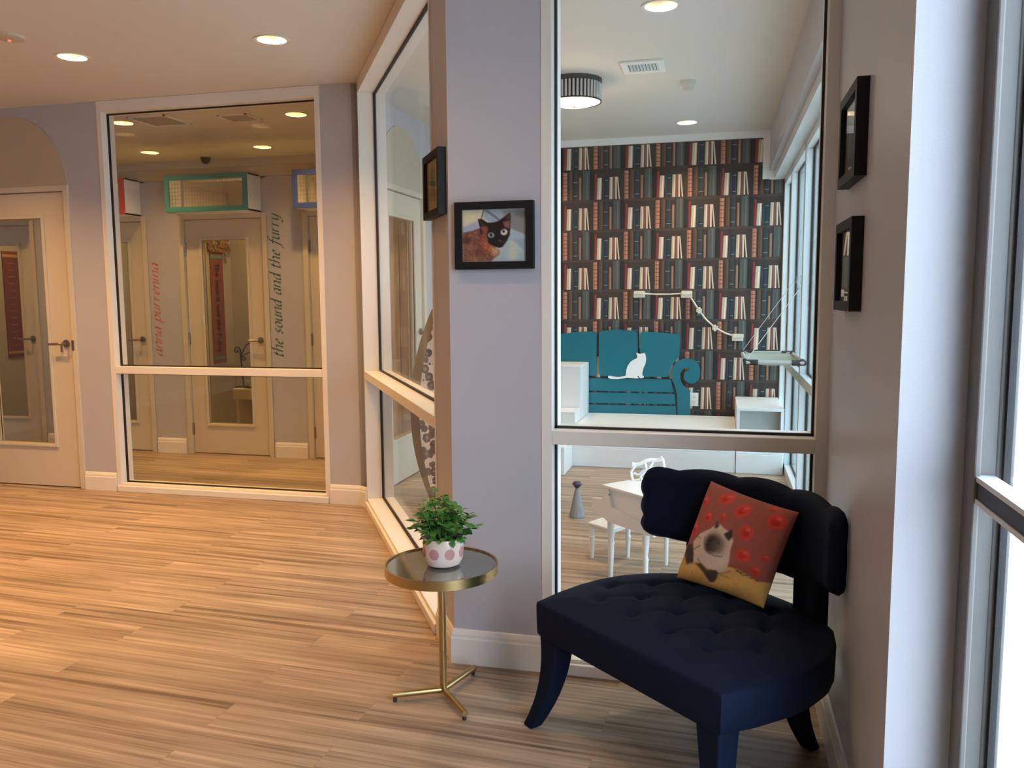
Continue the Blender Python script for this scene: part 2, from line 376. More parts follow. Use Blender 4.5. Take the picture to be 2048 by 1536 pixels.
# cat-room front wall y = 6.3 with door holes
DW = [(-6.80, -6.045), (-5.635, -4.875), (-4.47, -3.715), (-3.30, -2.545)]
w = MB(); xs = [-8.9]
for a, b in DW: xs += [a-0.045, b+0.045]
xs.append(XD-0.1)
for i in range(0, len(xs), 2): w.box(xs[i], xs[i+1], YD, YD+0.1, 0, 2.36)
for a, b in DW:
    w.box(a-0.045, b+0.045, YD, YD+0.1, 2.35, 2.36)
    w.box(a-0.045, a+0.02, YD, YD+0.1, 2.06, 2.36); w.box(b-0.02, b+0.045, YD, YD+0.1, 2.06, 2.36)
struct(w.build('wall_cat_rooms', lav))
struct(MB().box(-8.9, XD-0.1, YD-0.02, YD+0.12, 2.36, 2.45).build('trim_1', archm, bevel=0.004))
# partitions between the cat rooms
for i, x in enumerate((-6.985, -5.82, -4.655, -3.49)):
    struct(MB().box(x-0.035, x+0.035, YD+0.1, YB, 0, 2.36).build('wall_cat_divider', lav))

# ------------------------------------------------------------------ baseboards
PROF = [(0.0, 0.0), (0.016, 0.0), (0.016, 0.095), (0.012, 0.102), (0.012, 0.112), (0.006, 0.126), (0.0, 0.130)]
def baseboard(name, pts, side=-1, k=1.0):
    """sweep profile along plan polyline; side=-1: to the right of the walking direction"""
    P = [Vector(p) for p in pts]; n = len(P); nor = []
    for i in range(n-1):
        dd = (P[i+1]-P[i]).normalized(); nor.append(Vector((-dd.y, dd.x))*side*-1*-1)
    vs = []; m_ = len(PROF)
    for i in range(n):
        a = nor[max(i-1, 0)]; b = nor[min(i, n-2)]; q = (a+b).normalized(); q = q/max(q.dot(a), 0.3)
        for (dd, z) in PROF: vs.append((P[i].x+q.x*dd, P[i].y+q.y*dd, z*k))
    fs = [(i*m_+j, i*m_+(j+1) % m_, (i+1)*m_+(j+1) % m_, (i+1)*m_+j) for i in range(n-1) for j in range(m_)]
    fs += [tuple(range(m_)), tuple(range(n*m_-1, (n-1)*m_-1, -1))]
    o = MB().add(vs, fs).build(name, trimw); me = o.data
    import bmesh as _b
    bm = _b.new(); bm.from_mesh(me); _b.ops.recalc_face_normals(bm, faces=bm.faces); bm.to_mesh(me); bm.free()
    return struct(o)
baseboard('baseboard_left', [(-4.385, YL), (-4.126, YL)])
baseboard('baseboard_corner', [(-2.471, YL), (A0[0]-0.018, YL), ap(0.083)])
baseboard('baseboard_pillar', [ap(2.242), tuple(A1), (-0.602, YF)])
baseboard('baseboard_right', [(XR, YF-0.02), (XR, 1.765), (XR+0.12, 1.765)])
baseboard('baseboard_far_left', [(-7.0, -3.5), (-7.0, YL), (-5.40, YL)])
for i in range(0, len(xs), 2):
    baseboard('baseboard_cat_rooms', [(xs[i]+0.012, YD), (xs[i+1]-0.012, YD)])
baseboard('baseboard_partition', [(XD, PD1+0.06), (XD, 6.75)], side=-1)
baseboard('baseboard_partition_near', [(XD, YL+0.32), (XD, PD0-0.06)], side=-1)

# ------------------------------------------------------------------ interior windows
ZM0, ZM1, ZT, ZS = 0.838, 0.888, 2.615, 0.055
def window(name, x0, x1, depth, rec, wl, wr, origin, ex, ey, bottom_z=ZS, gm=None):
    """origin plan point, ex along the wall, ey into the wall. front frame board at off 0."""
    ex = Vector(ex).normalized(); ey = Vector(ey).normalized(); O = Vector(origin)
    def T(v): q = O+ex*v.x+ey*v.y; return (q.x, q.y, v.z)
    root = sroot(name, (0, 0, 0))
    fr = MB(); e = 0.004
    fr.box(x0, x0+wl, -e, depth+e, 0, ZC-0.002); fr.box(x1-wr, x1, -e, depth+e, 0, ZC-0.002)
    fr.box(x0+wl, x1-wr, -e, depth+e, ZT, ZC-0.002); fr.box(x0+wl, x1-wr, -e, depth+e, 0.0, bottom_z)
    fr.xf(T).build('window_frame', trimw, root)
    rl = MB().box(x0+wl, x1-wr, -0.002, depth+0.002, ZM0, ZM1); rl.xf(T).build('rail', trimw, root, bevel=0.003)
    sl = MB().box(x0+0.01, x1-0.01, -0.022, -e, 0.0, bottom_z-0.012); sl.xf(T).build('sill', trimw, root, bevel=0.004)
    for (za, zb) in ((bottom_z, ZM0), (ZM1, ZT)):
        g = MB(); g.box(x0+wl, x1-wr, rec-0.003, rec+0.003, za, zb); g.xf(T).build('pane', gm or glass, root)
        k = MB(); q = 0.008; a, b = x0+wl, x1-wr
        k.box(a, a+q, rec-q, rec+q, za, zb).box(b-q, b, rec-q, rec+q, za, zb).box(a, b, rec-q, rec+q, za, za+q).box(a, b, rec-q, rec+q, zb-q, zb)
        k.xf(T).build('gasket', black, root)
    return root
window('window_1', -4.124, -2.473, T1, 0.06, 0.034, 0.034, (0, YL), (1, 0), (0, 1))
window('window_2', 0.085, 2.24, TA, 0.10, 0.006, 0.02, ap(0), E_, NR, gm=grazeglass)
window('window_3', -0.60, XR, 0.165, 0.06, 0.036, 0.036, (0, YF), (1, 0), (0, 1))

# ------------------------------------------------------------------ doors
def lever(root, x, z, dirx=-1, y=-0.002):
    h = MB().tube([(x, y, z), (x, y-0.012, z)], 0.027, 20).build('handle', steel, root, smooth=True)
    MB().tube([(x, y-0.006, z), (x, y-0.05, z), (x+dirx*0.012, y-0.058, z), (x+dirx*0.11, y-0.055, z-0.003)], [0.010, 0.010, 0.010, 0.008], 12).build('lever', steel, h, smooth=True)
    return h
def door(name, w_, z1, loc, rz, gx, gz, handle_right=True, hz=1.045, depth=0.12, hinges=True, face=0.03, both=False):
    """local: x 0..w_, front toward -y at y=0"""
    r_ = sroot(name, loc, rz)
    fr = MB()
    for y0, y1 in ((-0.012, depth+0.012),):
        fr.box(-0.042, 0.0, y0, y1, 0, z1+0.045); fr.box(w_, w_+0.042, y0, y1, 0, z1+0.045); fr.box(0.0, w_, y0, y1, z1+0.006, z1+0.045)
    fr.build('door_frame', doorm, r_, bevel=0.003)
    lf = MB(); a, b = gx; c, d_ = gz; Y0, Y1 = face, face+0.042; g = 0.004
    lf.box(g, a, Y0, Y1, 0.008, z1); lf.box(b, w_-g, Y0, Y1, 0.008, z1); lf.box(a, b, Y0, Y1, 0.008, c); lf.box(a, b, Y0, Y1, d_, z1)
    leaf = lf.build('leaf', doorm, r_)
    ml = MB(); q = 0.022; p = 0.012
    for (yy0, yy1) in ((Y0-p, Y0+0.012), (Y1-0.012, Y1+p)):
        ml.box(a-q, a, yy0, yy1, c-q, d_+q).box(b, b+q, yy0, yy1, c-q, d_+q).box(a, b, yy0, yy1, c-q, c).box(a, b, yy0, yy1, d_, d_+q)
    ml.build('glazing_bead', doorm, r_, bevel=0.004)
    MB().box(a, b, Y0+0.016, Y0+0.022, c, d_).build('glass', dglass, r_)
    hx = w_-0.062 if handle_right else 0.062
    lever(r_, hx, hz, -1 if handle_right else 1, Y0)
    if hinges:
        xh = 0.0 if handle_right else w_
        for z in (0.22, z1*0.5, z1-0.24):
            MB().tube([(xh, Y0-0.008, z-0.05), (xh, Y0-0.008, z+0.05)], 0.008, 10).box(xh-0.012, xh+0.012, Y0-0.005, Y0+0.001, z-0.05, z+0.05).build('hinge', steel, r_)
    return r_
d1 = door('door_1', DL1-DL0, 2.10, (DL0, YL, 0), 0, (0.19, 0.695), (0.315, 1.925), hinges=False, face=0.012)
MB().box(0.797, 0.805, 0.002, 0.012, 0.985, 1.035).build('key', steel, d1)
MB().box(0.905+0.001, 0.925, -0.016, -0.011, 1.00, 1.07).build('strike_plate', steel, d1)
for i, (a, b) in enumerate(DW):
    door('door_%d' % (i+2), b-a, 2.02, (a, YD, 0), 0, (0.165, b-a-0.165), (0.27, 1.85), hz=1.0, depth=0.10, face=0.02)
pd = door('door_6', PD1-PD0, 2.10, (XD, PD0, 0), PI/2, (0.14, PD1-PD0-0.165), (0.335, 1.925), hz=1.09, depth=0.10, face=0.012)
# arched panel above two doors
def arch(cx, r_, z0, y, name):
    pts = [(cx-r_, z0)]+[(cx-r_*math.cos(PI*i/28), z0+r_*math.sin(PI*i/28)) for i in range(1, 28)]+[(cx+r_, z0)]
    return MB().front(pts, y-0.004, y).front([(p[0], p[1]) for p in pts], y-0.006, y-0.004)
o = arch(-4.884, 0.49, 2.146, YL, '').build('trim_2', archm); struct(o)
o = arch(0, 0.43, 2.146, 0, ''); o.xf(lambda v: (XD-v.y, (PD0+PD1)/2+v.x, v.z)); struct(o.build('trim_3', archm))

# ------------------------------------------------------------------ street door at the right
sd = sroot('door_7', (XR+0.12, 1.765, 0))
fr = MB(); fr.box(0.001, 0.05, -0.06, 0.0, 0, 2.45); fr.box(0.0, 0.012, -0.075, -0.06, 0, 2.45)
fr.build('door_frame', greyfr, sd, bevel=0.003)
g0 = 1.765-on_x(2013, 900, 0.526)[1]; s0 = 1.765-on_x(1989, 900, 0.510)[1]
st = MB(); st.box(0.040, 0.072, -s0, -0.062, 0.02, 2.43); st.box(0.040, 0.072, -1.49, -1.42, 0.02, 2.43); st.box(0.040, 0.072, -1.42, -s0, 0.02, 0.10); st.box(0.040, 0.072, -1.42, -s0, 2.38, 2.43)
st.build('door_stile', greyfr, sd, bevel=0.003)
MB().box(0.050, 0.062, -g0-0.012, -g0, 0.10, 2.38).build('gasket', black, sd)
MB().box(0.053, 0.059, -1.42, -s0, 0.10, 2.38).build('glass', glass, sd)
print('street', g0, s0)
pb = MB().box(0.006, 0.030, -1.45, -0.008, 0.975, 1.008).build('push_bar', darkpl, sd, bevel=0.003)
MB().box(0.004, 0.040, -1.45, -0.006, 1.008, 1.018).box(0.004, 0.040, -1.45, -0.006, 0.966, 0.975).build('bar_edge', alum, pb)

# ------------------------------------------------------------------ right room: soffit, glazing
struct(MB().box(0.379, 0.60, YF+0.165, YB, 2.365, ZC).build('trim_4', lav))
struct(MB().box(0.42, 0.60, YF+0.165, YB, 2.300, 2.365).build('trim_5', alum))
gz = sroot('window_4', (0, 0, 0))
fr = MB(); PY = [7.20, 6.50, 5.48, 4.46, 3.44]
for y in PY: fr.box(XE, XE+0.1, y, y+(0.034 if y > 7 else 0.06), 0, 2.30)
fr.box(XE, XE+0.1, YF+0.17, YB, 0, 0.075); fr.box(XE, XE+0.1, YF+0.17, YB, 2.25, 2.30); 
fr.build('window_frame', alum, gz, bevel=0.003)
MB().box(XE-0.002, XE+0.1, YF+0.17, YB, 0.80, 0.86).build('rail', alum, gz, bevel=0.003)
gk = MB(); gl = MB()
for y0, y1 in zip([PY[4]+0.06, PY[3]+0.06, PY[2]+0.06, PY[1]+0.06], [PY[3], PY[2], PY[1], PY[0]]):
    for za, zb in ((0.075, 0.80), (0.86, 2.25)):
        gl.box(XE+0.047, XE+0.053, y0, y1, za, zb); q = 0.008
        gk.box(XE+0.042, XE+0.058, y0, y0+q, za, zb).box(XE+0.042, XE+0.058, y1-q, y1, za, zb).box(XE+0.042, XE+0.058, y0, y1, za, za+q).box(XE+0.042, XE+0.058, y0, y1, zb-q, zb)
gl.build('pane', tintglass, gz); gk.build('gasket', black, gz)
# outside pavement and pale building opposite
struct(MB().box(0.62, 14, -8, 14, -0.2, -0.05).build('ground', paleconc))

# ------------------------------------------------------------------ bookcase wallpaper
def wallpaper():
    x0, x1, x2 = XD+0.02, 0.325, 0.497; zt, zs, zb = 2.632, 2.300, 0.0
    V = []; Fc = []; C = []
    def quad(p, c):
        k = len(V); V.extend(p); Fc.append((k, k+1, k+2, k+3)); C.extend([lin(c)]*4)
    y = YB-0.003
    quad([(x0, y, zb), (x2, y, zb), (x2, y, zs), (x0, y, zs)], (58, 47, 42)); quad([(x0, y, zs), (x1, y, zs), (x1, y, zt), (x0, y, zt)], (58, 47, 42))
    # fractions of one 0.53 m repeat: left, right, height, colour, lean of top
    BK = [(0.00, .038, .86, (132, 44, 48), .010), (.040, .120, .72, (196, 180, 158), .012), (.128, .170, .70, (44, 54, 64), 0), (.172, .238, .73, (36, 46, 54), 0),
          (.243, .300, .74, (190, 172, 148), .008), (.304, .338, .75, (132, 76, 68), 0), (.344, .372, .74, (208, 194, 174), -.004), (.400, .424, .74, (200, 184, 162), -.034),
          (.485, .560, .93, (166, 112, 88), 0), (.575, .650, .96, (84, 64, 54), 0), (.655, .735, .95, (46, 52, 54), 0), (.750, .790, .76, (142, 106, 86), 0), (.800, .930, .97, (76, 80, 76), 0), (.935, .990, .97, (30, 28, 28), 0)]
    P = 0.53; RH = 0.2565; zr = 2.1815; xr = -1.066
    for k in range(-2, 9):
        zbot = zr-k*RH+0.0; ph = 0 if k % 2 == 0 else P/2
        yy = YB-0.0045
        # shelf edge
        quad([(x0, yy, zbot-0.022), (x2, yy, zbot-0.022), (x2, yy, zbot-0.002), (x0, yy, zbot-0.002)], (74, 60, 53)) if 0.05 < zbot < zs else None
        for j in range(-4, 5):
            for (a, b, h, c, ln) in BK:
                xa, xb = xr+ph+P*(j+a), xr+ph+P*(j+b); za, zb_ = zbot, zbot+h*RH*0.985
                lim = x2-0.004 if za+0.02 < zs and zb_ < zs+0.25 else x1
                top = min(zb_, (zs if xb > x1 else zt-0.004))
                if za > zt-0.03 or top <= za+0.01: continue
                if xb > (x2-0.002) or xa < x0+0.002: continue
                if xb > x1-0.002 and za > zs-0.02: continue
                fr_ = (top-za)/(zb_-za); l_ = ln*P*fr_*(1 if ln else 0)
                y2 = YB-0.006
                quad([(xa, y2, za), (xb, y2, za), (xb+l_, y2, top), (xa+l_, y2, top)], c)
                wd = xb-xa
                # printed spine details: lighter band on one side, title bands
                lc = tuple(min(255, int(q*1.22)+6) for q in c); dk = tuple(int(q*0.62) for q in c)
                y3 = YB-0.0068
                quad([(xa+wd*.60, y3, za+.002), (xa+wd*.78, y3, za+.002), (xa+wd*.78+l_, y3, top-.002), (xa+wd*.60+l_, y3, top-.002)], lc)
                quad([(xa, y3, za), (xa+wd*.14, y3, za), (xa+wd*.14+l_, y3, top), (xa+l_, y3, top)], dk)
                if c == (166, 112, 88):
                    for q in (.16, .30, .44, .58, .72, .86):
                        z_ = za+(zb_-za)*q
                        if z_+.006 < top: quad([(xa, YB-.0074, z_), (xb, YB-.0074, z_), (xb, YB-.0074, z_+.006), (xa, YB-.0074, z_+.006)], (120, 66, 50))
                if c in ((36, 46, 54), (46, 52, 54)):
                    for q in (.14, .86 if c == (36, 46, 54) else .62):
                        z_ = za+(zb_-za)*q
                        if z_+.005 < top: quad([(xa+.004, YB-.0074, z_), (xb-.004, YB-.0074, z_), (xb-.004, YB-.0074, z_+.004), (xa+.004, YB-.0074, z_+.004)], (150, 158, 156))
    me = bpy.data.meshes.new('wallpaper'); me.from_pydata(V, [], Fc); me.materials.append(wallp_m); setcol(me, np.array(C))
    o = bpy.data.objects.new('wallpaper', me); COL.objects.link(o)
    return struct(o)
wp = wallpaper(); wp.name = 'trim_7'
struct(MB().box(XD, 0.379, YB-0.012, YB, 2.634, ZC).box(0.325, 0.379, YB-0.012, YB, 2.300, 2.634).box(0.379, 0.499, YB-0.012, YB, 2.295, 2.365).build('trim_8', whitem))

# bench platform along the back wall, step boxes and cubby
bn = thing('bench_platform', 'long low white platform bench under the book wallpaper', 'bench', (-0.8, 6.86, 0))
MB().box(-1.43, 0.943, -0.37, 0.335, 0, 0.312).build('body', whitem, bn)
MB().box(-1.43, 0.943, -0.378, 0.335, 0.312, 0.333).build('top', whitem, bn, bevel=0.003)
MB().box(-1.43, 0.943, -0.392, -0.371, 0, 0.150).box(-1.43, 0.943, -0.386, -0.371, 0.150, 0.166).build('skirting', whitem, bn, bevel=0.004)
def stepbox(x0, x1, y0, y1, z0, z1, label):
    t = thing('step_box', label, 'box', ((x0+x1)/2, (y0+y1)/2, z0), 0, 'white step boxes at the left of the platform')
    hx, hy = (x1-x0)/2, (y1-y0)/2
    MB().box(-hx, hx, -hy, hy, 0, z1-z0-0.018).build('body', whitem, t, bevel=0.002)
    MB().box(-hx, hx, -hy-0.003, hy, z1-z0-0.018, z1-z0).build('top', whitem, t, bevel=0.003)
stepbox(-1.75, -1.10, 6.762, 7.19, 0.336, 0.782, 'tallest white step box standing on the platform beside the teal sofa cutout')
stepbox(-1.75, -1.105, 6.50, 6.755, 0.336, 0.432, 'low white step box on the platform in front of the tall one')
stepbox(-1.75, -1.12, 6.11, 6.462, 0.001, 0.215, 'white step box on the floor against the platform front')
cb = thing('cubby_box', 'open fronted white cubby box with grey inside at the window end of the platform', 'cubby', (0.318, 6.845, 0))
c = MB(); X_, Y_, q = 0.172, 0.365, 0.022
c.box(-X_, -X_+q, -Y_, Y_, 0.0, 0.48).box(X_-q, X_, -Y_, Y_, 0.0, 0.48).box(-X_+q, X_-q, -Y_, Y_, 0.15, 0.18).box(-X_, X_, -Y_-0.004, Y_, 0.48, 0.502).box(-X_+q, X_-q, -Y_, -Y_+q, 0, 0.15).build('body', whitem, cb, bevel=0.002)
MB().box(-X_, X_, -Y_-0.022, -Y_-0.001, 0, 0.150).box(-X_, X_, -Y_-0.016, -Y_-0.001, 0.150, 0.166).build('skirting', whitem, cb, bevel=0.004)
MB().box(-X_+q, X_-q, -Y_+0.10, -Y_+0.115, 0.18, 0.48).build('back_panel', mottled('grey_green_board', (0.40, 0.42, 0.38), (0.46, 0.47, 0.43), 3, 0.5), cb)

# teal sofa cut-out
YS = YB-0.012
def z4(pts): return [(lambda q: (q[0], q[2]))(on_y(1110+x/6.606, 640+y/6.606, YS-0.01)) for x, y in pts]
sf = thing('sofa_cutout', 'flat teal sofa shaped board mounted on the book wallpaper', 'wall decoration', (-0.75, YS, 0.34))
def loc_front(o_, pts, y0, y1):
    return MB().front([(p[0]-o_.location.x, p[1]-o_.location.z) for p in pts], y0-o_.location.y, y1-o_.location.y)
def rounded(pts, r_, k=5):
    out = []
    n = len(pts)
    for i in range(n):
        p = Vector(pts[i]); a = Vector(pts[i-1]); b = Vector(pts[(i+1) % n]); ra = min(r_, (a-p).length*.45, (b-p).length*.45)
        s_ = p+(a-p).normalized()*ra; e_ = p+(b-p).normalized()*ra
        for j in range(k+1):
            t = j/k; q = s_*(1-t)**2+p*2*t*(1-t)+e_*t*t; out.append((q.x, q.y))
    return out
sofaL = z4([(62, 185), (300, 158), (552, 148), (548, 740), (60, 725)])
for pts in (rounded(sofaL, 0.035), rounded(z4([(582, 148), (820, 125), (1090, 145), (1097, 745), (582, 740)]), 0.035), rounded(z4([(1125, 150), (1380, 165), (1648, 190), (1640, 500), (1560, 560), (1520, 660), (1505, 752), (1125, 745)]), 0.03)):
    loc_front(sf, pts, YS-0.018, YS).build('back_cushion', teal, sf)
for a, b in (((60, 762), (1530, 785)), ((60, 945), (1580, 975)), ((60, 1105), (1595, 1135))):
    lo = {762: 925, 945: 1085, 1105: 1235}[a[1]]
    loc_front(sf, z4([a, b, (b[0]+ (40 if a[1] == 762 else 8), lo+ (30 if a[1] < 1000 else 22)), (60, lo)]), YS-0.018, YS).build('seat_slat', teal, sf)
arm = [(1615, 1250), (1615, 1000), (1590, 880), (1545, 790), (1540, 700), (1560, 610), (1620, 540), (1700, 510), (1780, 508), (1860, 540), (1905, 600), (1920, 680), (1912, 760), (1880, 810), (1830, 840), (1780, 838), (1730, 815), (1702, 770), (1700, 720), (1720, 680), (1755, 665), (1780, 650), (1770, 635), (1735, 632), (1695, 645), (1660, 690), (1650, 750), (1665, 820), (1710, 880), (1770, 912), (1782, 935), (1790, 1262)]
loc_front(sf, rounded(z4(arm), 0.012, 3), YS-0.018, YS).build('scroll_arm', teal, sf)
cat = [(1078, 430), (1118, 446), (1150, 442), (1188, 434), (1200, 470), (1206, 520), (1195, 585), (1168, 640), (1155, 700), (1156, 730), (1176, 742), (1174, 758), (1150, 768), (1122, 764), (1116, 748), (1105, 736), (1088, 744), (1112, 765), (1085, 770), (955, 762), (900, 768), (820, 778), (740, 774), (706, 760), (704, 742), (720, 734), (760, 742), (830, 752), (900, 744), (938, 733), (944, 665), (962, 605), (1000, 550), (1050, 518), (1082, 506), (1092, 475), (1078, 450)]
ct = thing('cat_cutout', 'white sitting cat silhouette with long tail on the teal sofa board', 'wall decoration', (-0.69, YS-0.019, 0.63))
loc_front(ct, z4(cat), YS-0.030, YS-0.0185).build('silhouette', whitem, ct)
st_ = [(552, 485), (582, 485), (582, 750), (545, 750)]
# outlet plate
ot = thing('outlet_plate', 'white outlet plate on the book wallpaper beside the sofa arm', 'outlet', (-0.195, YB-0.008, 0.41))
MB().box(-0.037, 0.037, -0.007, 0.0, 0, 0.115).build('plate', plugw, ot, bevel=0.002)
for z in (0.035, 0.078): MB().box(-0.016, 0.016, -0.009, -0.007, z-0.012, z+0.012).build('socket', ventgrey, ot)

# rope bridge
YG = YB-0.10
def bp(x, y): return on_y(x, y, YG)
br = thing('cat_bridge', 'cream rope cat bridge strung between pale wooden blocks on the book wallpaper', 'cat bridge', bp(1372, 589))
ox, oy, oz = br.location
def rel(p): return (p[0]-ox, p[1]-oy, p[2]-oz)
for (x, y) in ((1278, 589), (1373, 589), (1475, 675)):
    q = rel(bp(x, y)); MB().box(q[0]-0.045, q[0]+0.045, -0.03, 0.09, q[2]-0.027, q[2]+0.027).box(q[0]-0.040, q[0]+0.048, -0.04, -0.03, q[2]-0.002, q[2]+0.030).build('block', creamwood, br, bevel=0.006)
MB().tube([rel(bp(x, y)) for x, y in ((1288, 587.5), (1310, 588.5), (1340, 588.5), (1364, 587))], 0.012, 8, flat=0.5).build('rope', rope, br, smooth=True)
MB().tube([rel(bp(x, y)) for x, y in ((1378, 590), (1388, 605), (1398, 621), (1413, 640), (1430, 655), (1450, 666), (1468, 672))], 0.012, 8, flat=0.6).build('rope', rope, br, smooth=True)
for x, y in ((1398, 621), (1430, 656)):
    q = rel(bp(x, y)); MB().box(q[0]-0.022, q[0]+0.022, -0.03, 0.09, q[2]-0.014, q[2]+0.014).box(q[0]-0.010, q[0]+0.010, -0.032, 0.088, q[2]-0.026, q[2]+0.026).build('clamp', creamwood, br, bevel=0.003)

# window hammock
hm = thing('window_hammock', 'grey canvas cat hammock with dark corners hung from the glazing by cables', 'cat hammock', (0.33, 5.6, 0.95))
def hr(x, y, z): return (x-0.33, y-5.6, z-0.95)
c4 = [(0.165, 5.22), (0.165, 6.08), (0.500, 6.08), (0.500, 5.22)]
for i in range(4):
    a, b = c4[i], c4[(i+1) % 4]
    MB().tube([hr(*a, 0.95), hr(*b, 0.95)], 0.014, 10).build('frame_tube', tubegrey, hm, smooth=True)
for (x, y) in c4:
    sx = 1 if x < 0.3 else -1; sy = 1 if y < 5.6 else -1
    MB().tube([hr(x, y+sy*0.10, 0.95), hr(x, y, 0.95), hr(x+sx*0.07, y, 0.95)], 0.018, 10).build('corner', darkpl, hm, smooth=True)
V = []; n = 10
for i in range(n+1):
    for j in range(n+1):
        s_, t = i/n, j/n; V.append(hr(0.165+0.335*s_, 5.22+0.86*t, 0.952-0.05*math.sin(PI*s_)*math.sin(PI*t)))
Fs = [(i*(n+1)+j, (i+1)*(n+1)+j, (i+1)*(n+1)+j+1, i*(n+1)+j+1) for i in range(n) for j in range(n)]
o = MB().add(V, Fs).build('fabric', canvas, hm, smooth=True); m_ = o.modifiers.new('s', 'SOLIDIFY'); m_.thickness = 0.004
for (x, y, ty, tz) in ((0.165, 6.08, 6.20, 1.46), (0.165, 5.22, 5.86, 1.39)):
    MB().tube([hr(x, y, 0.96), hr(0.515, ty, tz)], 0.0022, 6).build('cable', tubegrey, hm)
    MB().tube([hr(0.512, ty, tz), hr(0.528, ty, tz), hr(0.540, ty, tz)], [0.012, 0.02, 0.034], 16).build('suction_cup', dglass, hm, smooth=True)

# toy grand piano
def P2(x, y, z=0): return on_z(x, y, z)
pn = thing('toy_piano', 'small white toy grand piano on slim turned legs behind the navy chair', 'toy piano', (-0.40, 4.05, 0))
# local frame: u along the long side (toward viewer-right), built in world offsets
pu = Vector((0.245, -0.225)).normalized(); pv = Vector((pu.y*-1, pu.x))          # pv points away from viewer
PO = Vector((-0.528, 3.88))
def pl(u, v, z): q = PO+pu*u*1.2+pv*v*1.2; return (q.x+0.40, q.y-4.05, z*1.2)
def pprism(pts, z0, z1):
    m_ = MB(); n = len(pts); m_.add([pl(p[0], p[1], z0) for p in pts]+[pl(p[0], p[1], z1) for p in pts],
        [tuple(range(n-1, -1, -1)), tuple(range(n, 2*n))]+[(i, (i+1) % n, (i+1) % n+n, i+n) for i in range(n)]); return m_
lid = [(0.0, 0.0), (0.345, 0.0), (0.40, 0.06), (0.40, 0.22), (0.33, 0.32), (0.22, 0.36), (0.0, 0.36)]
pprism([(a*1.0, b) for a, b in lid], 0.372, 0.384).build('lid', whitem, pn, bevel=0.003)
pprism([(0.035, 0.012), (0.335, 0.012), (0.388, 0.065), (0.388, 0.215), (0.32, 0.31), (0.22, 0.348), (0.035, 0.348)], 0.255, 0.372).build('case', whitem, pn, bevel=0.002)
# cheek with the curved cut at the keyboard end (profile in u,z), one each side
chk = [(0.04, 0.372), (0.025, 0.345), (0.0, 0.325), (-0.06, 0.318), (-0.065, 0.275), (-0.035, 0.262), (0.0, 0.255), (0.04, 0.24), (0.30, 0.24), (0.30, 0.26), (0.06, 0.30)]
for v0 in (-0.002, 0.344):
    m_ = MB(); n = len(chk); m_.add([pl(a, v0, z) for a, z in chk]+[pl(a, v0+0.014, z) for a, z in chk],
        [tuple(range(n-1, -1, -1)), tuple(range(n, 2*n))]+[(i, (i+1) % n, (i+1) % n+n, i+n) for i in range(n)])
    m_.build('cheek', whitem, pn)
pprism([(-0.06, 0.012), (0.04, 0.012), (0.04, 0.344), (-0.06, 0.344)], 0.255, 0.285).build('key_bed', whitem, pn)
kb = pprism([(-0.055, 0.016), (0.03, 0.016), (0.03, 0.340), (-0.055, 0.340)], 0.286, 0.296).build('white_keys', plugw, pn)
for k in range(11):
    v0 = 0.03+k*0.028
    if k % 7 in (2, 6): continue
    pprism([(-0.022, v0), (0.028, v0), (0.028, v0+0.011), (-0.022, v0+0.011)], 0.2965, 0.304).build('black_key', darkpl, kb)
def turned(prof, x, y, z, name, mt, par, n=16): return MB().lathe(prof, (x, y, z), n).build(name, mt, par, smooth=True)
LEGP = [(0.010, 0), (0.0115, 0.005), (0.0125, 0.12), (0.0145, 0.135), (0.010, 0.148), (0.0125, 0.158), (0.0165, 0.20), (0.0165, 0.245)]
for (u_, v_) in ((0.02, 0.03), (0.225, 0.03), (0.03, 0.325), (0.33, 0.30)):
    q = pl(u_, v_, 0.0); turned([(r_*1.0, z*1.17) for r_, z in LEGP], q[0], q[1], 0, 'leg', whitem, pn)
MB().tube([pl(0.05, -0.0005, 0.352), pl(0.05, -0.006, 0.352)], 0.004, 10).build('knob', steel, pn)
# music rack: carved rail on splayed balusters standing on the lid
mk = MB()
RY = 4.00
ra = [(lambda q: (q[0]+0.40, q[1]-4.05, q[2]))(on_y(1265+6.0*i, 929-1.3*i+2.0*math.sin(i*0.9), RY)) for i in range(11)]
mk.tube(ra, [0.013]+[0.009]*9+[0.014], 10)
for i in (1, 4, 7, 10):
    a = Vector(ra[i]); b = Vector((a.x-0.012, a.y, 0.461)); m2 = a.lerp(b, 0.45)+Vector((0.016*(1 if i in (4, 10) else -1), 0, 0)); m3 = a.lerp(b, 0.75)+Vector((-0.010, 0, 0))
    mk.tube([a, m2, m3, b], 0.0075, 8)
mk.tube([tuple(Vector(q)+Vector((-0.004, 0, -0.048+0.006*math.sin(i*1.9)))) for i, q in enumerate(ra)], 0.0055, 8)
mk.build('music_rack', whitem, pn, smooth=True)
# stool
stl = thing('toy_stool', 'small white square toy stool with turned legs beside the toy piano', 'stool', (-0.525, 4.205, 0))
c = [P2(1175, 1044, 0.19), P2(1224, 1058.5, 0.19), P2(1265, 1043, 0.19), P2(1221, 1029, 0.19)]
ctr = Vector((sum(p[0] for p in c)/4, sum(p[1] for p in c)/4)); stl.location = (ctr.x, ctr.y, 0)
C4 = [Vector((p[0], p[1]))-ctr for p in c]
MB().plan([tuple(q) for q in C4], 0.176, 0.190).build('seat', whitem, stl, bevel=0.004)
MB().plan([tuple(q*0.90) for q in C4], 0.162, 0.176).build('apron', whitem, stl)
for q in C4:
    MB().lathe([(0.009, 0), (0.012, 0.06), (0.0125, 0.10), (0.0155, 0.112), (0.011, 0.122), (0.015, 0.165)], (q.x*0.80, q.y*0.80, 0), 14).build('leg', whitem, stl, smooth=True)
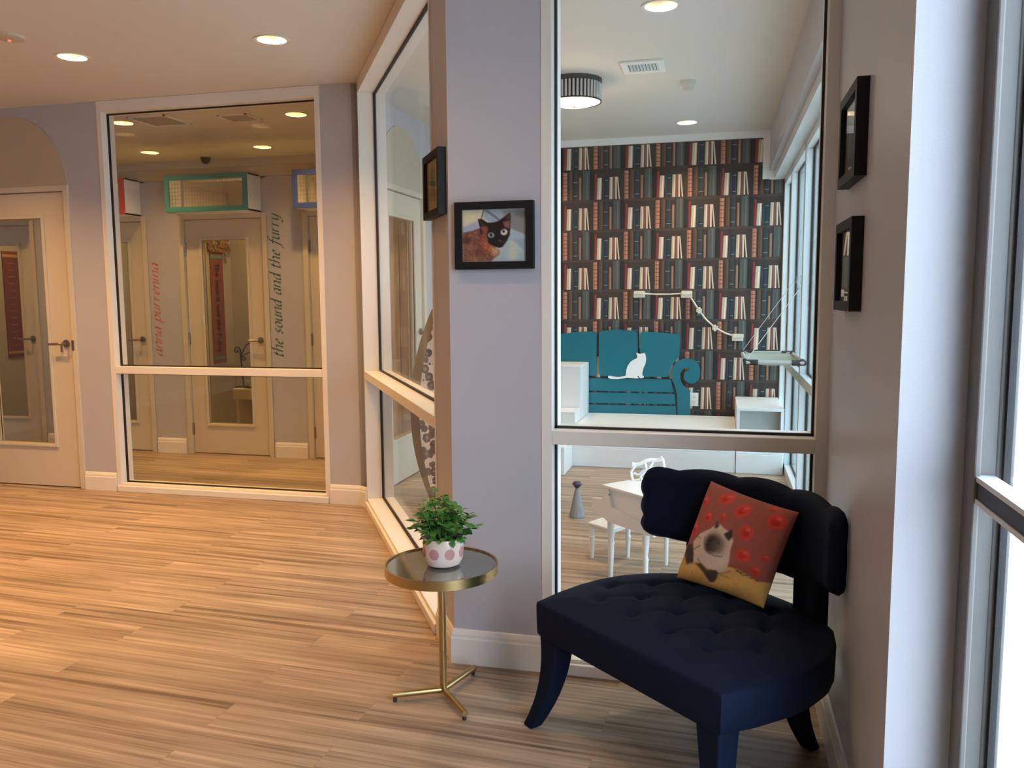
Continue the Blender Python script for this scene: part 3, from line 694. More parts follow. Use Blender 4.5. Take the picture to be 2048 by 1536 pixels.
# grey cone toy
cn = thing('cone_toy', 'grey faceted cone with a navy diamond top on the wood floor', 'cat toy', P2(1154, 1034))
MB().lathe([(0.047, 0.0), (0.049, 0.01), (0.040, 0.05), (0.013, 0.175), (0.010, 0.182)], (0, 0, 0), 14).build('cone', grey_cone, cn)
MB().lathe([(0.008, 0.180), (0.030, 0.206), (0.032, 0.210), (0.020, 0.222), (0.001, 0.223)], (0, 0, 0), 8).build('diamond_top', navy, cn)

# leopard chair behind the angled window
lp = thing('leopard_chair', 'tall curved leopard print chair with taupe shell behind the angled window', 'chair', (on_y(928, 800, 4.9)[0], 4.90, 0), math.radians(14))
def egg(t, k):
    z = 0.02+1.33*t
    w_ = (0.10+0.165*math.sin(PI*min(1, t*0.93+0.05))**0.8)*(1.0 if t < 0.93 else math.sqrt(max(0.02, 1-((t-0.93)/0.075)**2)))
    yb = 0.16*math.cos(PI*t)*-1*0.5-0.06*t
    return z, w_*k, yb
V = []; n = 30; m_ = 12
for i in range(n+1):
    z, w_, yb = egg(i/n, 1.0)
    for j in range(m_+1):
        a = -1+2*j/m_; V.append((w_*a, yb-0.10*a*a*1.0, z))
Fs = [(i*(m_+1)+j, i*(m_+1)+j+1, (i+1)*(m_+1)+j+1, (i+1)*(m_+1)+j) for i in range(n) for j in range(m_)]
V2 = [(x*1.24, y+0.08, z+(0.02 if z > 0.6 else 0)) for x, y, z in V]
o = MB().add(V, Fs).build('lining', leopard, lp, smooth=True)
b = [i*(m_+1) for i in range(n+1)]; e = [i*(m_+1)+m_ for i in range(n+1)]; K = len(V)
Sh = [tuple(q+K for q in f_[::-1]) for f_ in Fs]
for L_ in (b, e, list(range(n*(m_+1), (n+1)*(m_+1))), list(range(0, m_+1))):
    Sh += [(L_[i], L_[i+1], L_[i+1]+K, L_[i]+K) for i in range(len(L_)-1)]
MB().add([(x, y+0.004, z) for x, y, z in V]+V2, Sh).build('shell', shellm, lp, smooth=True)
MB().box(-0.16, 0.16, -0.22, 0.16, 0.0, 0.035).build('base', shellm, lp, bevel=0.01)

# ------------------------------------------------------------------ ceiling fittings
def downlight(x, y, lab, power, col, bulb, group):
    t = thing('downlight', lab, 'ceiling light', (x, y, ZC), 0, group)
    MB().lathe([(0.074, -0.001), (0.092, -0.004), (0.092, 0.0), (0.074, 0.002)], (0, 0, 0), 36, close=True).build('trim_ring', ceilm, t, smooth=True)
    MB().lathe([(0.075, -0.001), (0.070, 0.03), (0.056, 0.085), (0.056, 0.088), (0.074, 0.04), (0.077, 0.0)], (0, 0, 0), 36, close=True).build('reflector', reflector, t, smooth=True)
    MB().lathe([(0.001, 0.060), (0.022, 0.063), (0.032, 0.078), (0.030, 0.088), (0.001, 0.09)], (0, 0, 0), 24).build('bulb', bulb, t, smooth=True)
    l = bpy.data.lights.new('downlight_lamp', 'AREA'); l.shape = 'DISK'; l.size = 0.10; l.energy = power; l.color = col
    l.spread = math.radians(118)
    o = bpy.data.objects.new('downlight_lamp', l); o.location = (0, 0, 0.052); o.parent = t; COL.objects.link(o)
    o.visible_camera = True
    return t
for i, (x, y) in enumerate(MAINL):
    lab = {0: 'round recessed ceiling light, left of the two over the wood floor', 1: 'round recessed ceiling light nearest the angled window'}.get(i, 'recessed ceiling light of the front room outside the view')
    downlight(x, y, lab, LP_MAIN*(0.45 if i == 5 else 0.30 if i == 6 else 1.3), WARM, bulb_w, 'front room downlights' if i < 2 else 'front room downlights outside the view')
CL = ['recessed light seen at the upper left corner of the left window', 'recessed light seen at the upper right corner of the left window', 'recessed corridor light hidden by the left wall', 'small far recessed light at left, above the coral box', 'small far recessed light at right, between the teal and blue boxes', 'recessed cat room light hidden at far left', 'recessed cat room light hidden at far right']
for (x, y), lab in zip(CORRL, CL): downlight(x, y, lab, LP_CORR, AMB, bulb_w, 'corridor downlights')
RL = ['recessed light at the top of the right window', 'far recessed light close to the book wallpaper', 'recessed light hidden behind the pillar']
for (x, y), lab in zip(ROOML, RL): downlight(x, y, lab, LP_ROOM, NEUT, bulb_n, 'play room downlights')
# drum flush light
dl = thing('drum_ceiling_light', 'black and clear slatted drum ceiling light with a glowing diffuser', 'ceiling light', (-0.90, 5.25, ZC))
MB().lathe([(0.168, 0.0), (0.172, -0.001), (0.172, -0.03), (0.165, -0.03), (0.165, 0.0)], (0, 0, 0), 48, close=True).build('top_band', darkpl, dl, smooth=True)
MB().lathe([(0.166, -0.128), (0.170, -0.128), (0.170, -0.138), (0.166, -0.138)], (0, 0, 0), 48, close=True).build('bottom_band', darkpl, dl, smooth=True)
rods = MB()
for k in range(44):
    a = 2*PI*k/44; rods.tube([(0.165*math.cos(a), 0.165*math.sin(a), -0.028), (0.165*math.cos(a), 0.165*math.sin(a), -0.13)], 0.0068, 8)
rods.build('rods', mat('clear_grey_rods', (0.55, 0.54, 0.52), 0.2), dl, smooth=True)
MB().lathe([(0.150, -0.01), (0.152, -0.01), (0.152, -0.128), (0.150, -0.128)], (0, 0, 0), 40, close=True).build('inner_drum', darkpl, dl, smooth=True)
MB().lathe([(0.001, -0.158), (0.07, -0.155), (0.12, -0.147), (0.160, -0.134), (0.160, -0.130), (0.001, -0.130)], (0, 0, 0), 48).build('diffuser', diffuser, dl, smooth=True)
MB().lathe([(0.001, -0.172), (0.007, -0.168), (0.008, -0.160), (0.004, -0.156)], (0, 0, 0), 16).build('finial', brass, dl, smooth=True)
l = bpy.data.lights.new('drum_lamp', 'POINT'); l.energy = LP_FLUSH; l.color = NEUT; l.shadow_soft_size = 0.1
o = bpy.data.objects.new('drum_lamp', l); o.location = (0, 0, -0.28); o.parent = dl; COL.objects.link(o)
# air vent
av = thing('ceiling_vent', 'square white air vent with dark louvres in the play room ceiling', 'vent', (-0.456, 5.035, ZC))
MB().box(-0.125, 0.125, -0.125, -0.075, -0.012, 0).box(-0.125, 0.125, 0.075, 0.125, -0.012, 0).box(-0.125, -0.085, -0.075, 0.075, -0.012, 0).box(0.085, 0.125, -0.075, 0.075, -0.012, 0).build('frame', whitem, av, bevel=0.003)
MB().box(-0.085, 0.085, -0.075, 0.075, -0.003, 0).build('backing', ventdark, av)
for k in range(9):
    x = -0.076+k*0.019; MB().add([(x, -0.075, -0.012), (x+0.011, -0.075, -0.003), (x+0.013, -0.075, -0.003), (x+0.002, -0.075, -0.012), (x, 0.075, -0.012), (x+0.011, 0.075, -0.003), (x+0.013, 0.075, -0.003), (x+0.002, 0.075, -0.012)],
        [(0, 1, 2, 3), (7, 6, 5, 4), (0, 4, 5, 1), (3, 2, 6, 7), (0, 3, 7, 4), (1, 5, 6, 2)]).build('louvre', ventgrey, av)
sm = thing('smoke_detector', 'off-white smoke detector near the vent on the play room ceiling', 'smoke detector', (-0.211, 5.46, ZC))
MB().lathe([(0.046, 0.0), (0.046, -0.012), (0.040, -0.022), (0.036, -0.045), (0.020, -0.052), (0.001, -0.053)], (0, 0, 0), 28).build('body', mat('aged_plastic', (0.60, 0.59, 0.55), 0.5), sm, smooth=True)
MB().lathe([(0.030, -0.049), (0.032, -0.049), (0.032, -0.052), (0.030, -0.052)], (0, 0, 0), 24, close=True).build('ring', ventgrey, sm)
mo = thing('alarm_sensor', 'small ceiling sensor with a red light at the upper left', 'sensor', (-3.526, 3.624, ZC))
MB().lathe([(0.075, 0.0), (0.070, -0.012), (0.040, -0.020), (0.001, -0.021)], (0, 0, 0), 32).build('body', archm, mo, smooth=True)
MB().lathe([(0.001, -0.028), (0.007, -0.026), (0.008, -0.018)], (0.0, 0, 0), 12).build('light', led, mo, smooth=True)
for (x0, x1, y0, y1, lab) in ((-4.265, -3.945, 5.40, 5.73, 'larger square ceiling panel seen through the left window'), (-3.590, -3.350, 5.52, 5.745, 'smaller grey square ceiling panel seen through the left window')):
    t = thing('ceiling_panel', lab, 'ceiling panel', ((x0+x1)/2, (y0+y1)/2, ZC), 0, 'corridor ceiling panels')
    hx, hy = (x1-x0)/2, (y1-y0)/2
    MB().box(-hx, hx, -hy, -hy+0.015, -0.010, 0).box(-hx, hx, hy-0.015, hy, -0.010, 0).box(-hx, -hx+0.015, -hy, hy, -0.010, 0).box(hx-0.015, hx, -hy, hy, -0.010, 0).build('frame', whitem, t)
    MB().box(-hx+0.015, hx-0.015, -hy+0.015, hy-0.015, -0.006, 0).build('grille', mattegrey, t)
for (x, lab) in ((-4.77, 'black dome camera on the ceiling above the teal box'), (-6.05, 'black dome camera at the far left edge of the left window')):
    t = thing('dome_camera', lab, 'camera', (x, 7.12, ZC), 0, 'dome cameras')
    MB().lathe([(0.046, 0), (0.046, -0.012), (0.042, -0.015), (0.040, -0.03), (0.030, -0.050), (0.014, -0.060), (0.001, -0.062)], (0, 0, 0), 24).build('housing', darkpl, t, smooth=True)

# ------------------------------------------------------------------ pass-through boxes over the cat rooms
def catbox(x0, x1, m_, lab):
    t = thing('mesh_box', lab, 'cat box', ((x0+x1)/2, 6.10, 2.068), 0, 'framed mesh boxes above the cat room doors')
    h = (x1-x0)/2; b = 0.042; Z = 0.300; y0, y1 = 0.0, 0.198
    MB().box(-h, h, y0-0.012, y0+0.004, 0, b).box(-h, h, y0-0.012, y0+0.004, Z-b, Z).box(-h, -h+b, y0-0.012, y0+0.004, b, Z-b).box(h-b, h, y0-0.012, y0+0.004, b, Z-b).build('front_frame', m_, t, bevel=0.002)
    MB().box(-h, -h+0.012, y0+0.004, y1, 0, Z).box(h-0.012, h, y0+0.004, y1, 0, Z).box(-h, h, y0+0.004, y1, 0, 0.012).box(-h, h, y0+0.004, y1, Z-0.012, Z).build('housing', whitem, t)
    wv = MB()
    n = int((2*h-2*b)/0.026)
    for k in range(n+1):
        x = -h+b+(2*h-2*b)*k/n; wv.box(x-0.0009, x+0.0009, -0.002, 0.0, b, Z-b)
    for k in range(8):
        z = b+(Z-2*b)*k/7; wv.box(-h+b, h-b, -0.003, -0.001, z-0.0009, z+0.0009)
    wv.build('wire_mesh', mesh_wire, t)
catbox(-4.48, -3.716, tealbox, 'teal framed wire mesh box above the middle cat room door')
catbox(-5.645, -4.875, redbox, 'coral red framed box cut off at the left of the left window')
catbox(-3.312, -2.548, bluebox, 'royal blue framed wire mesh box at the right of the left window')
catbox(-6.81, -6.04, redbox, 'red framed mesh box above the far left cat room door')

# ------------------------------------------------------------------ wall lettering
GL = {
 'n': (.60, [[(0, 0), (0, 1)], [(0, .62), (.2, .93), (.38, 1), (.52, .85), (.52, .1), (.62, .02)]]),
 'a': (.62, [[(.50, .93), (.3, 1), (.1, .8), (0, .42), (.05, .1), (.2, 0), (.4, .2), (.52, .55)], [(.52, 1), (.52, .1), (.63, .03)]]),
 'u': (.60, [[(0, 1), (0, .25), (.1, .03), (.26, 0), (.5, .35)], [(.5, 1), (.5, .1), (.6, .02)]]),
 'r': (.42, [[(0, 1), (0, 0)], [(0, .58), (.15, .9), (.38, 1)]]),
 'e': (.50, [[(.02, .48), (.3, .58), (.43, .8), (.3, 1), (.1, .85), (0, .4), (.08, .08), (.25, 0), (.46, .16)]]),
 'i': (.16, [[(0, 1), (0, .1), (.1, .02)], [(.02, 1.38), (.07, 1.32)]]),
 'p': (.60, [[(0, 1.05), (0, -.62)], [(0, .6), (.2, .95), (.4, 1), (.55, .7), (.5, .25), (.3, 0), (.04, .1)]]),
 't': (.36, [[(.1, 1.35), (.05, .2), (.15, 0), (.36, .08)], [(-.08, .97), (.32, .97)]]),
 'h': (.60, [[(0, 1.72), (0, 0)], [(0, .62), (.2, .93), (.38, 1), (.52, .85), (.52, .1), (.62, .02)]]),
 's': (.44, [[(.4, .9), (.25, 1), (.06, .88), (.08, .66), (.3, .42), (.36, .18), (.2, 0), (0, .1)]]),
 'o': (.58, [[(.27, 1), (.08, .85), (0, .45), (.08, .1), (.27, 0), (.48, .15), (.55, .55), (.45, .9), (.27, 1)]]),
 'd': (.62, [[(.50, .93), (.3, 1), (.1, .8), (0, .42), (.05, .1), (.2, 0), (.4, .2), (.52, .55)], [(.52, 1.72), (.52, .1), (.63, .03)]]),
 'f': (.40, [[(.55, 1.6), (.40, 1.72), (.24, 1.5), (.14, .6), (.05, -.3), (-.08, -.56), (-.26, -.5)], [(-.05, .97), (.42, .97)]]),
 'y': (.58, [[(0, 1), (.04, .3), (.16, .02), (.33, .12), (.5, .5)], [(.52, 1), (.5, .2), (.36, -.38), (.12, -.6), (-.1, -.5)]]), ' ': (.28, [])}
def catmull(p, k=7):
    if len(p) < 3: return [tuple(np.array(p[0])+(np.array(p[1])-np.array(p[0]))*i/k) for i in range(k+1)]
    P = [np.array(q, float) for q in [p[0]]+list(p)+[p[-1]]]; out = []
    for i in range(1, len(P)-2):
        for j in range(k):
            t = j/k; out.append(tuple(.5*((2*P[i])+(-P[i-1]+P[i+1])*t+(2*P[i-1]-5*P[i]+4*P[i+1]-P[i+2])*t*t+(-P[i-1]+3*P[i]-3*P[i+1]+P[i+2])*t**3)))
    out.append(tuple(P[-2])); return out
def lettering(txt, p0, p1, h, m_, lab, nib=0.25):
    """broad-nib italic reading upward on the wall y = 6.3; h is the x-height"""
    g = []; x = 0.0; nx, ny = nib/2*math.cos(math.radians(38)), nib/2*math.sin(math.radians(38))
    m = MB()
    for ch_ in txt:
        wd, st = GL[ch_]
        for sk in st:
            pts = catmull(sk); vs = []
            for (a, b) in pts:
                a += x+b*0.26; vs += [(a-nx, b-ny), (a+nx, b+ny)]
            k = len(pts)
            m.add([(q[0], 0, q[1]) for q in vs]+[(q[0], -0.03, q[1]) for q in vs],
                [(2*i+2*k, 2*i+1+2*k, 2*i+3+2*k, 2*i+2+2*k) for i in range(k-1)]+[(2*i, 2*i+2, 2*i+2+2*k, 2*i+2*k) for i in range(k-1)]+[(2*i+1, 2*i+1+2*k, 2*i+3+2*k, 2*i+3) for i in range(k-1)])
        x += wd+0.24
    L = x-0.24; sc = (p1[1]-p0[1])/L
    m.v = [(-v[2]*h, v[1]*0.04-0.0004, v[0]*sc) for v in m.v]
    o = m.build('wall_lettering', m_); o.location = (p0[0], YD-0.0004, p0[1])
    return tag(o, lab, 'lettering', 'italic story titles on the corridor wall')
lettering('anna purrenina', (-4.735, 0.86), (-4.735, 1.655), 0.056, pinktext, 'coral italic words anna purrenina reading up the lavender wall')
lettering('the sound and the furry', (-3.560, 0.865), (-3.560, 2.04), 0.062, tealtext, 'teal grey italic words the sound and the furry reading up the wall')

# banners inside cat rooms, on the dividing walls
_a, _b = on_x(428, 727, -4.618), on_x(452, 724, -4.618); _c = on_x(416, 503, -4.618); _d, _e = on_x(17, 715, -6.948), on_x(48, 712, -6.948); _f = on_x(20, 503, -6.948)
BY = (_a[1], _b[1], _a[2], _c[2], _d[1], _e[1], _d[2], _f[2]); print('BY', BY)
def banner(X0, x0, x1, z0, z1, m_, mb_, lab, txt, orn):
    t = thing('book_banner', lab, 'banner', (X0, (x0+x1)/2, z0), PI/2); h = (x1-x0)/2; Z = z1-z0
    MB().box(-h, h, -0.010, 0, 0, Z).build('cloth', m_, t)
    for za, zb in ((0.035, 0.060), (Z-0.06, Z-0.03)): MB().box(-h-0.001, h+0.001, -0.012, -0.0102, za, zb).build('band', mb_, t)
    if txt:
        c = bpy.data.curves.new('t', 'FONT'); c.body = txt; c.size = 0.10; c.extrude = 0.001
        o = bpy.data.objects.new('t', c); COL.objects.link(o); dg = bpy.context.evaluated_depsgraph_get()
        me = bpy.data.meshes.new_from_object(o.evaluated_get(dg)); bpy.data.objects.remove(o)
        L = max(v.co.x for v in me.vertices)
        for v in me.vertices: x, y, z = v.co; v.co = (y-0.035, -0.0125-abs(z), Z-0.10-x*(Z-0.2)/L)
        me.materials.clear(); me.materials.append(bannertext); n = bpy.data.objects.new('lettering', me); COL.objects.link(n); n.parent = t
    else:
        random.seed(4)
        for k in range(13):
            z = 0.12+(Z-0.24)*k/12; MB().box(-0.035, 0.035, -0.0125, -0.0105, z, z+random.choice((0.004, 0.007))).build('printed_mark', bannertext, t)
    if orn:
        random.seed(7); g = MB()
        g.front([(-h-0.03, Z+0.05), (-h-0.01, Z), (h+0.01, Z), (h+0.05, Z+0.06)], -0.02, 0)
        for k in range(16):
            a = random.uniform(-h-0.04, h+0.14); zz = Z+0.03+random.uniform(0, 0.11); r_ = random.uniform(0.018, 0.034)
            g.tube([(a+r_*math.cos(w), -0.025-0.004*math.sin(3*w), zz+r_*math.sin(w)) for w in np.linspace(0, 5.0, 9)], 0.008, 6)
        g.tube([(h+0.0, -0.02, Z+0.02), (h+0.03, -0.02, Z-0.04), (h+0.04, -0.02, Z-0.10)], 0.009, 6)
        g.tube([(h+0.06, -0.02, Z+0.08), (h+0.11, -0.02, Z+0.04), (h+0.10, -0.02, Z-0.0)], 0.013, 6)
        g.build('gilt_top', goldorn, t, smooth=True)
    return t
banner(-4.618, BY[0], BY[1], BY[2], BY[3], redban, tealban, 'brick red book spine banner with gilt top seen through the middle cat room door', 'The Sound and the Furry', True)
banner(-6.948, BY[4], BY[5], BY[6], BY[7], darkred, goldban, 'dark red banner with gold bands seen through the left door glass', None, False)
ws = thing('display_stand', 'white stand in the cat room behind the middle door', 'stand', (-4.13, 6.93, 0))
MB().box(-0.25, 0.25, -0.13, 0.17, 0.42, 0.52).build('top', whitem, ws, bevel=0.006)
MB().box(-0.23, -0.20, -0.11, 0.15, 0, 0.42).box(-0.20, 0.22, 0.12, 0.15, 0, 0.42).box(0.20, 0.23, -0.11, 0.15, 0, 0.42).build('legs', whitem, ws)
si = thing('scroll_rack', 'wrought iron scrolled rack standing on the white stand', 'rack', (-4.28, 6.90, 0.521))
g = MB().tube([(-0.04, 0, 0.01), (-0.05, 0, 0.12), (-0.065, 0, 0.36)], 0.008, 8)
for cx, cz, r0, sg, a0 in ((-0.10, 0.35, 0.036, 1, 0), (-0.035, 0.28, 0.026, -1, 3.1)):
    g.tube([(cx+sg*(r0*(1-k/22))*math.cos(a0+k*0.42), 0, cz+(r0*(1-k/22))*math.sin(a0+k*0.42)) for k in range(18)], 0.006, 6)
g.tube([(-0.06, 0, 0.30), (0.0, 0, 0.40), (0.08, 0, 0.44), (0.16, 0, 0.42)], 0.006, 8)
g.tube([(-0.06, 0, 0.29), (0.0, 0, 0.32), (0.08, 0, 0.35)], 0.005, 8)
g.tube([(-0.09+0.09*math.cos(w)+0.05, 0.03*math.sin(w), 0.008) for w in np.linspace(0, 6.28, 17)], 0.007, 6)
g.build('ironwork', iron, si, smooth=True)
MB().lathe([(0.01, 0.0), (0.05, 0.012), (0.085, 0.07), (0.078, 0.07), (0.045, 0.018), (0.01, 0.008)], (0.07, 0, 0.0), 28, close=True).build('bowl', mat('pale_blue_glaze', (0.35, 0.50, 0.52), 0.2), si, smooth=True)

# ------------------------------------------------------------------ pictures
def picture(name_lab, w_, h_, place, painter, rz, border=0.026, depth=0.030, gridn=(96, 80), group=None, bz=0.012):
    """local: x 0..w across, z 0..h, front at -y"""
    t = thing('picture_frame', name_lab, 'picture', place, rz, group)
    b = border; D = depth
    MB().box(0, w_, -D, 0, 0, b).box(0, w_, -D, 0, h_-b, h_).box(0, b, -D, 0, b, h_-b).box(w_-b, w_, -D, 0, b, h_-b).build('frame', frameb, t)
    nx, ny = gridn; U, Vv = np.meshgrid(np.linspace(0, 1, nx), np.linspace(0, 1, ny)); U = U.ravel(); Vv = Vv.ravel()
    V3 = np.stack([b+(w_-2*b)*U, np.full_like(U, -D+bz), h_-b-(h_-2*b)*Vv], 1)
    Fs = [(j*nx+i, (j+1)*nx+i, (j+1)*nx+i+1, j*nx+i+1) for j in range(ny-1) for i in range(nx-1)]
    m_ = MB(); m_.add(V3.tolist(), Fs); o = m_.build('photo', photo_m, t); setcol(o.data, np.clip(painter(np.stack([U, Vv], 1)), 0, 1))
    MB().box(b, w_-b, -D+bz-0.004, -D+bz-0.002, b, h_-b).build('glazing', picglass, t)
    return t
def cat_photo(P):
    Q = np.stack([230+P[:, 0]*1090, 335+P[:, 1]*905], 1)
    BR = (136, 88, 70); DK = (30, 24, 22)
    C = paint(Q, (205, 205, 200), [
        ('p', [(230, 335), (600, 335), (500, 560), (330, 660), (230, 720)], (228, 216, 178), 30),
        ('p', [(230, 640), (420, 560), (520, 520), (500, 660), (230, 760)], (170, 184, 206), 25),
        ('p', [(600, 335), (900, 335), (1020, 520), (800, 600), (600, 500)], (168, 180, 192), 25),
        ('l', ([(600, 345), (560, 480)], 9), (60, 60, 62), 6), ('l', ([(650, 360), (800, 470), (900, 560)], 14), (96, 98, 108), 16),
        ('p', [(900, 335), (1320, 335), (1320, 800), (1060, 690), (960, 500)], (142, 144, 142), 30), ('e', (1250, 430, 130, 60, 20), (112, 112, 110), 30),
        ('p', [(1060, 690), (1320, 810), (1320, 1240), (760, 1240), (1000, 900)], (176, 196, 206), 20),
        ('l', ([(1060, 900), (1320, 1100)], 16), (206, 218, 220), 14), ('e', (1100, 1080, 90, 180, 10), (206, 210, 190), 50), ('p', [(1080, 850), (1320, 860), (1320, 1120)], (158, 176, 196), 30),
        ('p', [(230, 730), (400, 690), (560, 640), (680, 760), (700, 900), (870, 1060), (860, 1120), (760, 1200), (720, 1240), (230, 1240)], BR, 14),
        ('e', (350, 960, 90, 50, 30), (150, 96, 76), 40), ('e', (300, 860, 60, 60), (88, 56, 46), 40), ('e', (540, 1050, 90, 120), (118, 68, 52), 40), ('e', (430, 1180, 90, 40), (160, 110, 76), 30),
        ('e', (560, 860, 60, 170, -10), (146, 78, 56), 30), ('e', (640, 960, 70, 70), (178, 98, 68), 25), ('e', (720, 1020, 60, 50), (196, 112, 66), 20), ('e', (790, 1070, 60, 60), (190, 160, 120), 25), ('e', (560, 700, 34, 90, 10), (58, 38, 32), 20),
        ('p', [(495, 500), (560, 490), (660, 560), (760, 560), (850, 540), (930, 480), (1050, 395), (1062, 480), (1055, 640), (1045, 780), (1000, 880), (920, 990), (860, 1008), (780, 980), (680, 920), (640, 800), (560, 690), (520, 620)], DK, 8),
        ('p', [(540, 640), (620, 620), (670, 660), (650, 760), (640, 800)], (140, 74, 56), 16),
        ('p', [(930, 560), (1040, 540), (1045, 670), (960, 650)], (142, 100, 80), 20), ('p', [(960, 500), (1040, 430), (1035, 520)], (92, 66, 62), 12), ('p', [(520, 520), (560, 520), (600, 590), (560, 620)], (62, 42, 38), 12),
        ('e', (722, 782, 54, 44), (150, 158, 156), 7), ('e', (722, 778, 26, 30), (24, 26, 26), 6), ('e', (945, 735, 56, 50, -20), (228, 222, 214), 7), ('e', (936, 722, 25, 27), (48, 26, 20), 6), ('e', (880, 885, 34, 14, 20), (88, 86, 84), 10)])
    body = inpoly(Q, [(230, 730), (400, 690), (560, 640), (700, 900), (870, 1060), (760, 1200), (720, 1240), (230, 1240)])[:, None]
    n_ = nz(np.stack([Q[:, 0]*0.7+Q[:, 1]*0.7, Q[:, 0]-Q[:, 1]], 1), 26, 3)[:, None]
    return np.where(body, C*(0.55+0.95*n_), C*(0.97+0.06*n_))
def kitten_photo(P):
    Q = P*100
    return paint(Q, (168, 140, 92), [('p', [(0, 60), (100, 50), (100, 100), (0, 100)], (150, 118, 74), 6), ('p', [(10, 0), (70, 0), (80, 60), (10, 60)], (176, 160, 120), 5), ('e', (45, 30, 16, 28), (66, 54, 38), 6),
        ('e', (45, 52, 18, 8), (40, 62, 52), 4), ('e', (14, 58, 10, 7), (186, 84, 74), 3), ('e', (48, 66, 20, 8), (88, 64, 44), 4), ('p', [(72, 66), (100, 58), (100, 72), (76, 74)], (150, 150, 70), 4), ('e', (86, 34, 5, 30), (196, 170, 130), 4)])
def dull_photo_a(P): return paint(P*100, (66, 60, 50), [('e', (50, 30, 30, 18), (96, 90, 78), 8), ('e', (30, 60, 14, 26), (120, 92, 60), 10), ('e', (64, 66, 20, 24), (58, 52, 44), 8)])
def dull_photo_b(P): return paint(P*100, (52, 50, 48), [('p', [(20, 20), (50, 20), (56, 90), (20, 90)], (84, 72, 60), 8), ('e', (66, 50, 14, 26), (100, 98, 92), 8), ('e', (40, 80, 22, 8), (128, 104, 66), 4)])
picture('black framed photo of a brown long haired cat on the pillar', 0.282, 0.232, (-0.905, YF, 1.454), cat_photo, 0)
pa_ = ap(2.195); picture('small black framed photo on the angled side of the pillar', 0.275, 0.235, (pa_[0], pa_[1], 1.652), kitten_photo, math.atan2(E_[1], E_[0]), group=None)
picture('upper of the two black framed pictures on the right wall', 0.300, 0.240, (XR, 2.555, 1.654), dull_photo_a, -PI/2)
picture('lower of the two black framed pictures on the right wall', 0.292, 0.240, (XR, 2.553, 1.315), dull_photo_b, -PI/2)

# ------------------------------------------------------------------ side table
TX, TY = -0.890, 2.568
tb = thing('side_table', 'round brass side table with a smoky mirrored top and three foot base', 'side table', (TX, TY, 0))
RT = 0.190; ZT_ = 0.468
MB().lathe([(RT-0.006, ZT_-0.030), (RT, ZT_-0.030), (RT, ZT_+0.002), (RT-0.006, ZT_+0.002)], (0, 0, 0), 72, close=True).build('rim', brass, tb, smooth=True)
MB().lathe([(0.001, ZT_-0.028), (RT-0.006, ZT_-0.028), (RT-0.006, ZT_-0.003), (0.001, ZT_-0.003)], (0, 0, 0), 72).build('mirror_top', mirror_t, tb)
MB().tube([(0, 0, 0.022), (0, 0, ZT_-0.028)], 0.0125, 20).build('pole', brass, tb, smooth=True)
for px_, py_ in ((785, 1392), (949, 1337), (931, 1430)):
    q = on_z(px_, py_, 0.020); dx, dy = q[0]-TX, q[1]-TY
    lg = MB().tube([(0, 0, 0.024), (dx, dy, 0.024)], 0.0105, 16).build('foot', brass, tb, smooth=True)
    MB().tube([(dx*0.95, dy*0.95, 0.0), (dx*0.95, dy*0.95, 0.015)], 0.007, 12).build('glide', darkpl, lg, smooth=True)

# pot and plant
pp = thing('potted_plant', 'leafy green plant in a blush pot with rose dots on the side table', 'potted plant', (-0.880, 2.560, ZT_-0.002))
PR = [(0.001, 0.0), (0.040, 0.0), (0.056, 0.008), (0.0655, 0.026), (0.0685, 0.05), (0.0680, 0.085), (0.0665, 0.098), (0.0635, 0.099), (0.0630, 0.085), (0.0630, 0.05), (0.05, 0.015), (0.001, 0.012)]
pot = MB().lathe(PR, (0, 0, 0), 56).build('pot', ceramic, pp, smooth=True)
MB().lathe([(0.001, 0.084), (0.0628, 0.082), (0.0628, 0.076), (0.001, 0.076)], (0, 0, 0), 30).build('soil', soil, pp)
dots = MB()
for k in range(8):
    a0 = math.radians(-98+k*45); pts = []; RN = 6
    for ri in range(RN+1):
        for w_ in np.linspace(0, 2*PI, 29)[:-1]:
            s_, z = 0.0175*ri/RN*math.cos(w_), 0.0185*ri/RN*math.sin(w_); a = a0+s_/0.0685; zz = 0.053+z
            rr = np.interp(zz, [0.026, 0.05, 0.085], [0.0655, 0.0685, 0.0680])+0.0006; pts.append((rr*math.cos(a), rr*math.sin(a), zz))
    dots.add(pts, [(ri*28+q, (ri+1)*28+q, (ri+1)*28+(q+1) % 28, ri*28+(q+1) % 28) for ri in range(RN) for q in range(28)])
dots.build('dots', dotm, pot, smooth=True)
random.seed(11); fo = MB(); stems = MB()
def leaf(c, d_, up, L, W_):
    d_ = d_.normalized(); s_ = d_.cross(up).normalized(); n_ = s_.cross(d_)
    prof = [(0, 0.0, 0), (0.18, 0.55, .03), (0.42, 1.0, .05), (0.70, 0.72, .03), (1.0, 0.0, -.06)]
    vs = []; 
    for (t, w_, lift) in prof:
        mid = c+d_*L*t+n_*(-0.10*L*t*t*2)
        vs += [mid+s_*W_*w_+n_*(0.16*W_*w_), mid+n_*0.0, mid-s_*W_*w_+n_*(0.16*W_*w_)]
    fs = []
    for i in range(4):
        a = i*3; fs += [(a, a+1, a+4, a+3), (a+1, a+2, a+5, a+4)]
    fo.add(vs, fs)
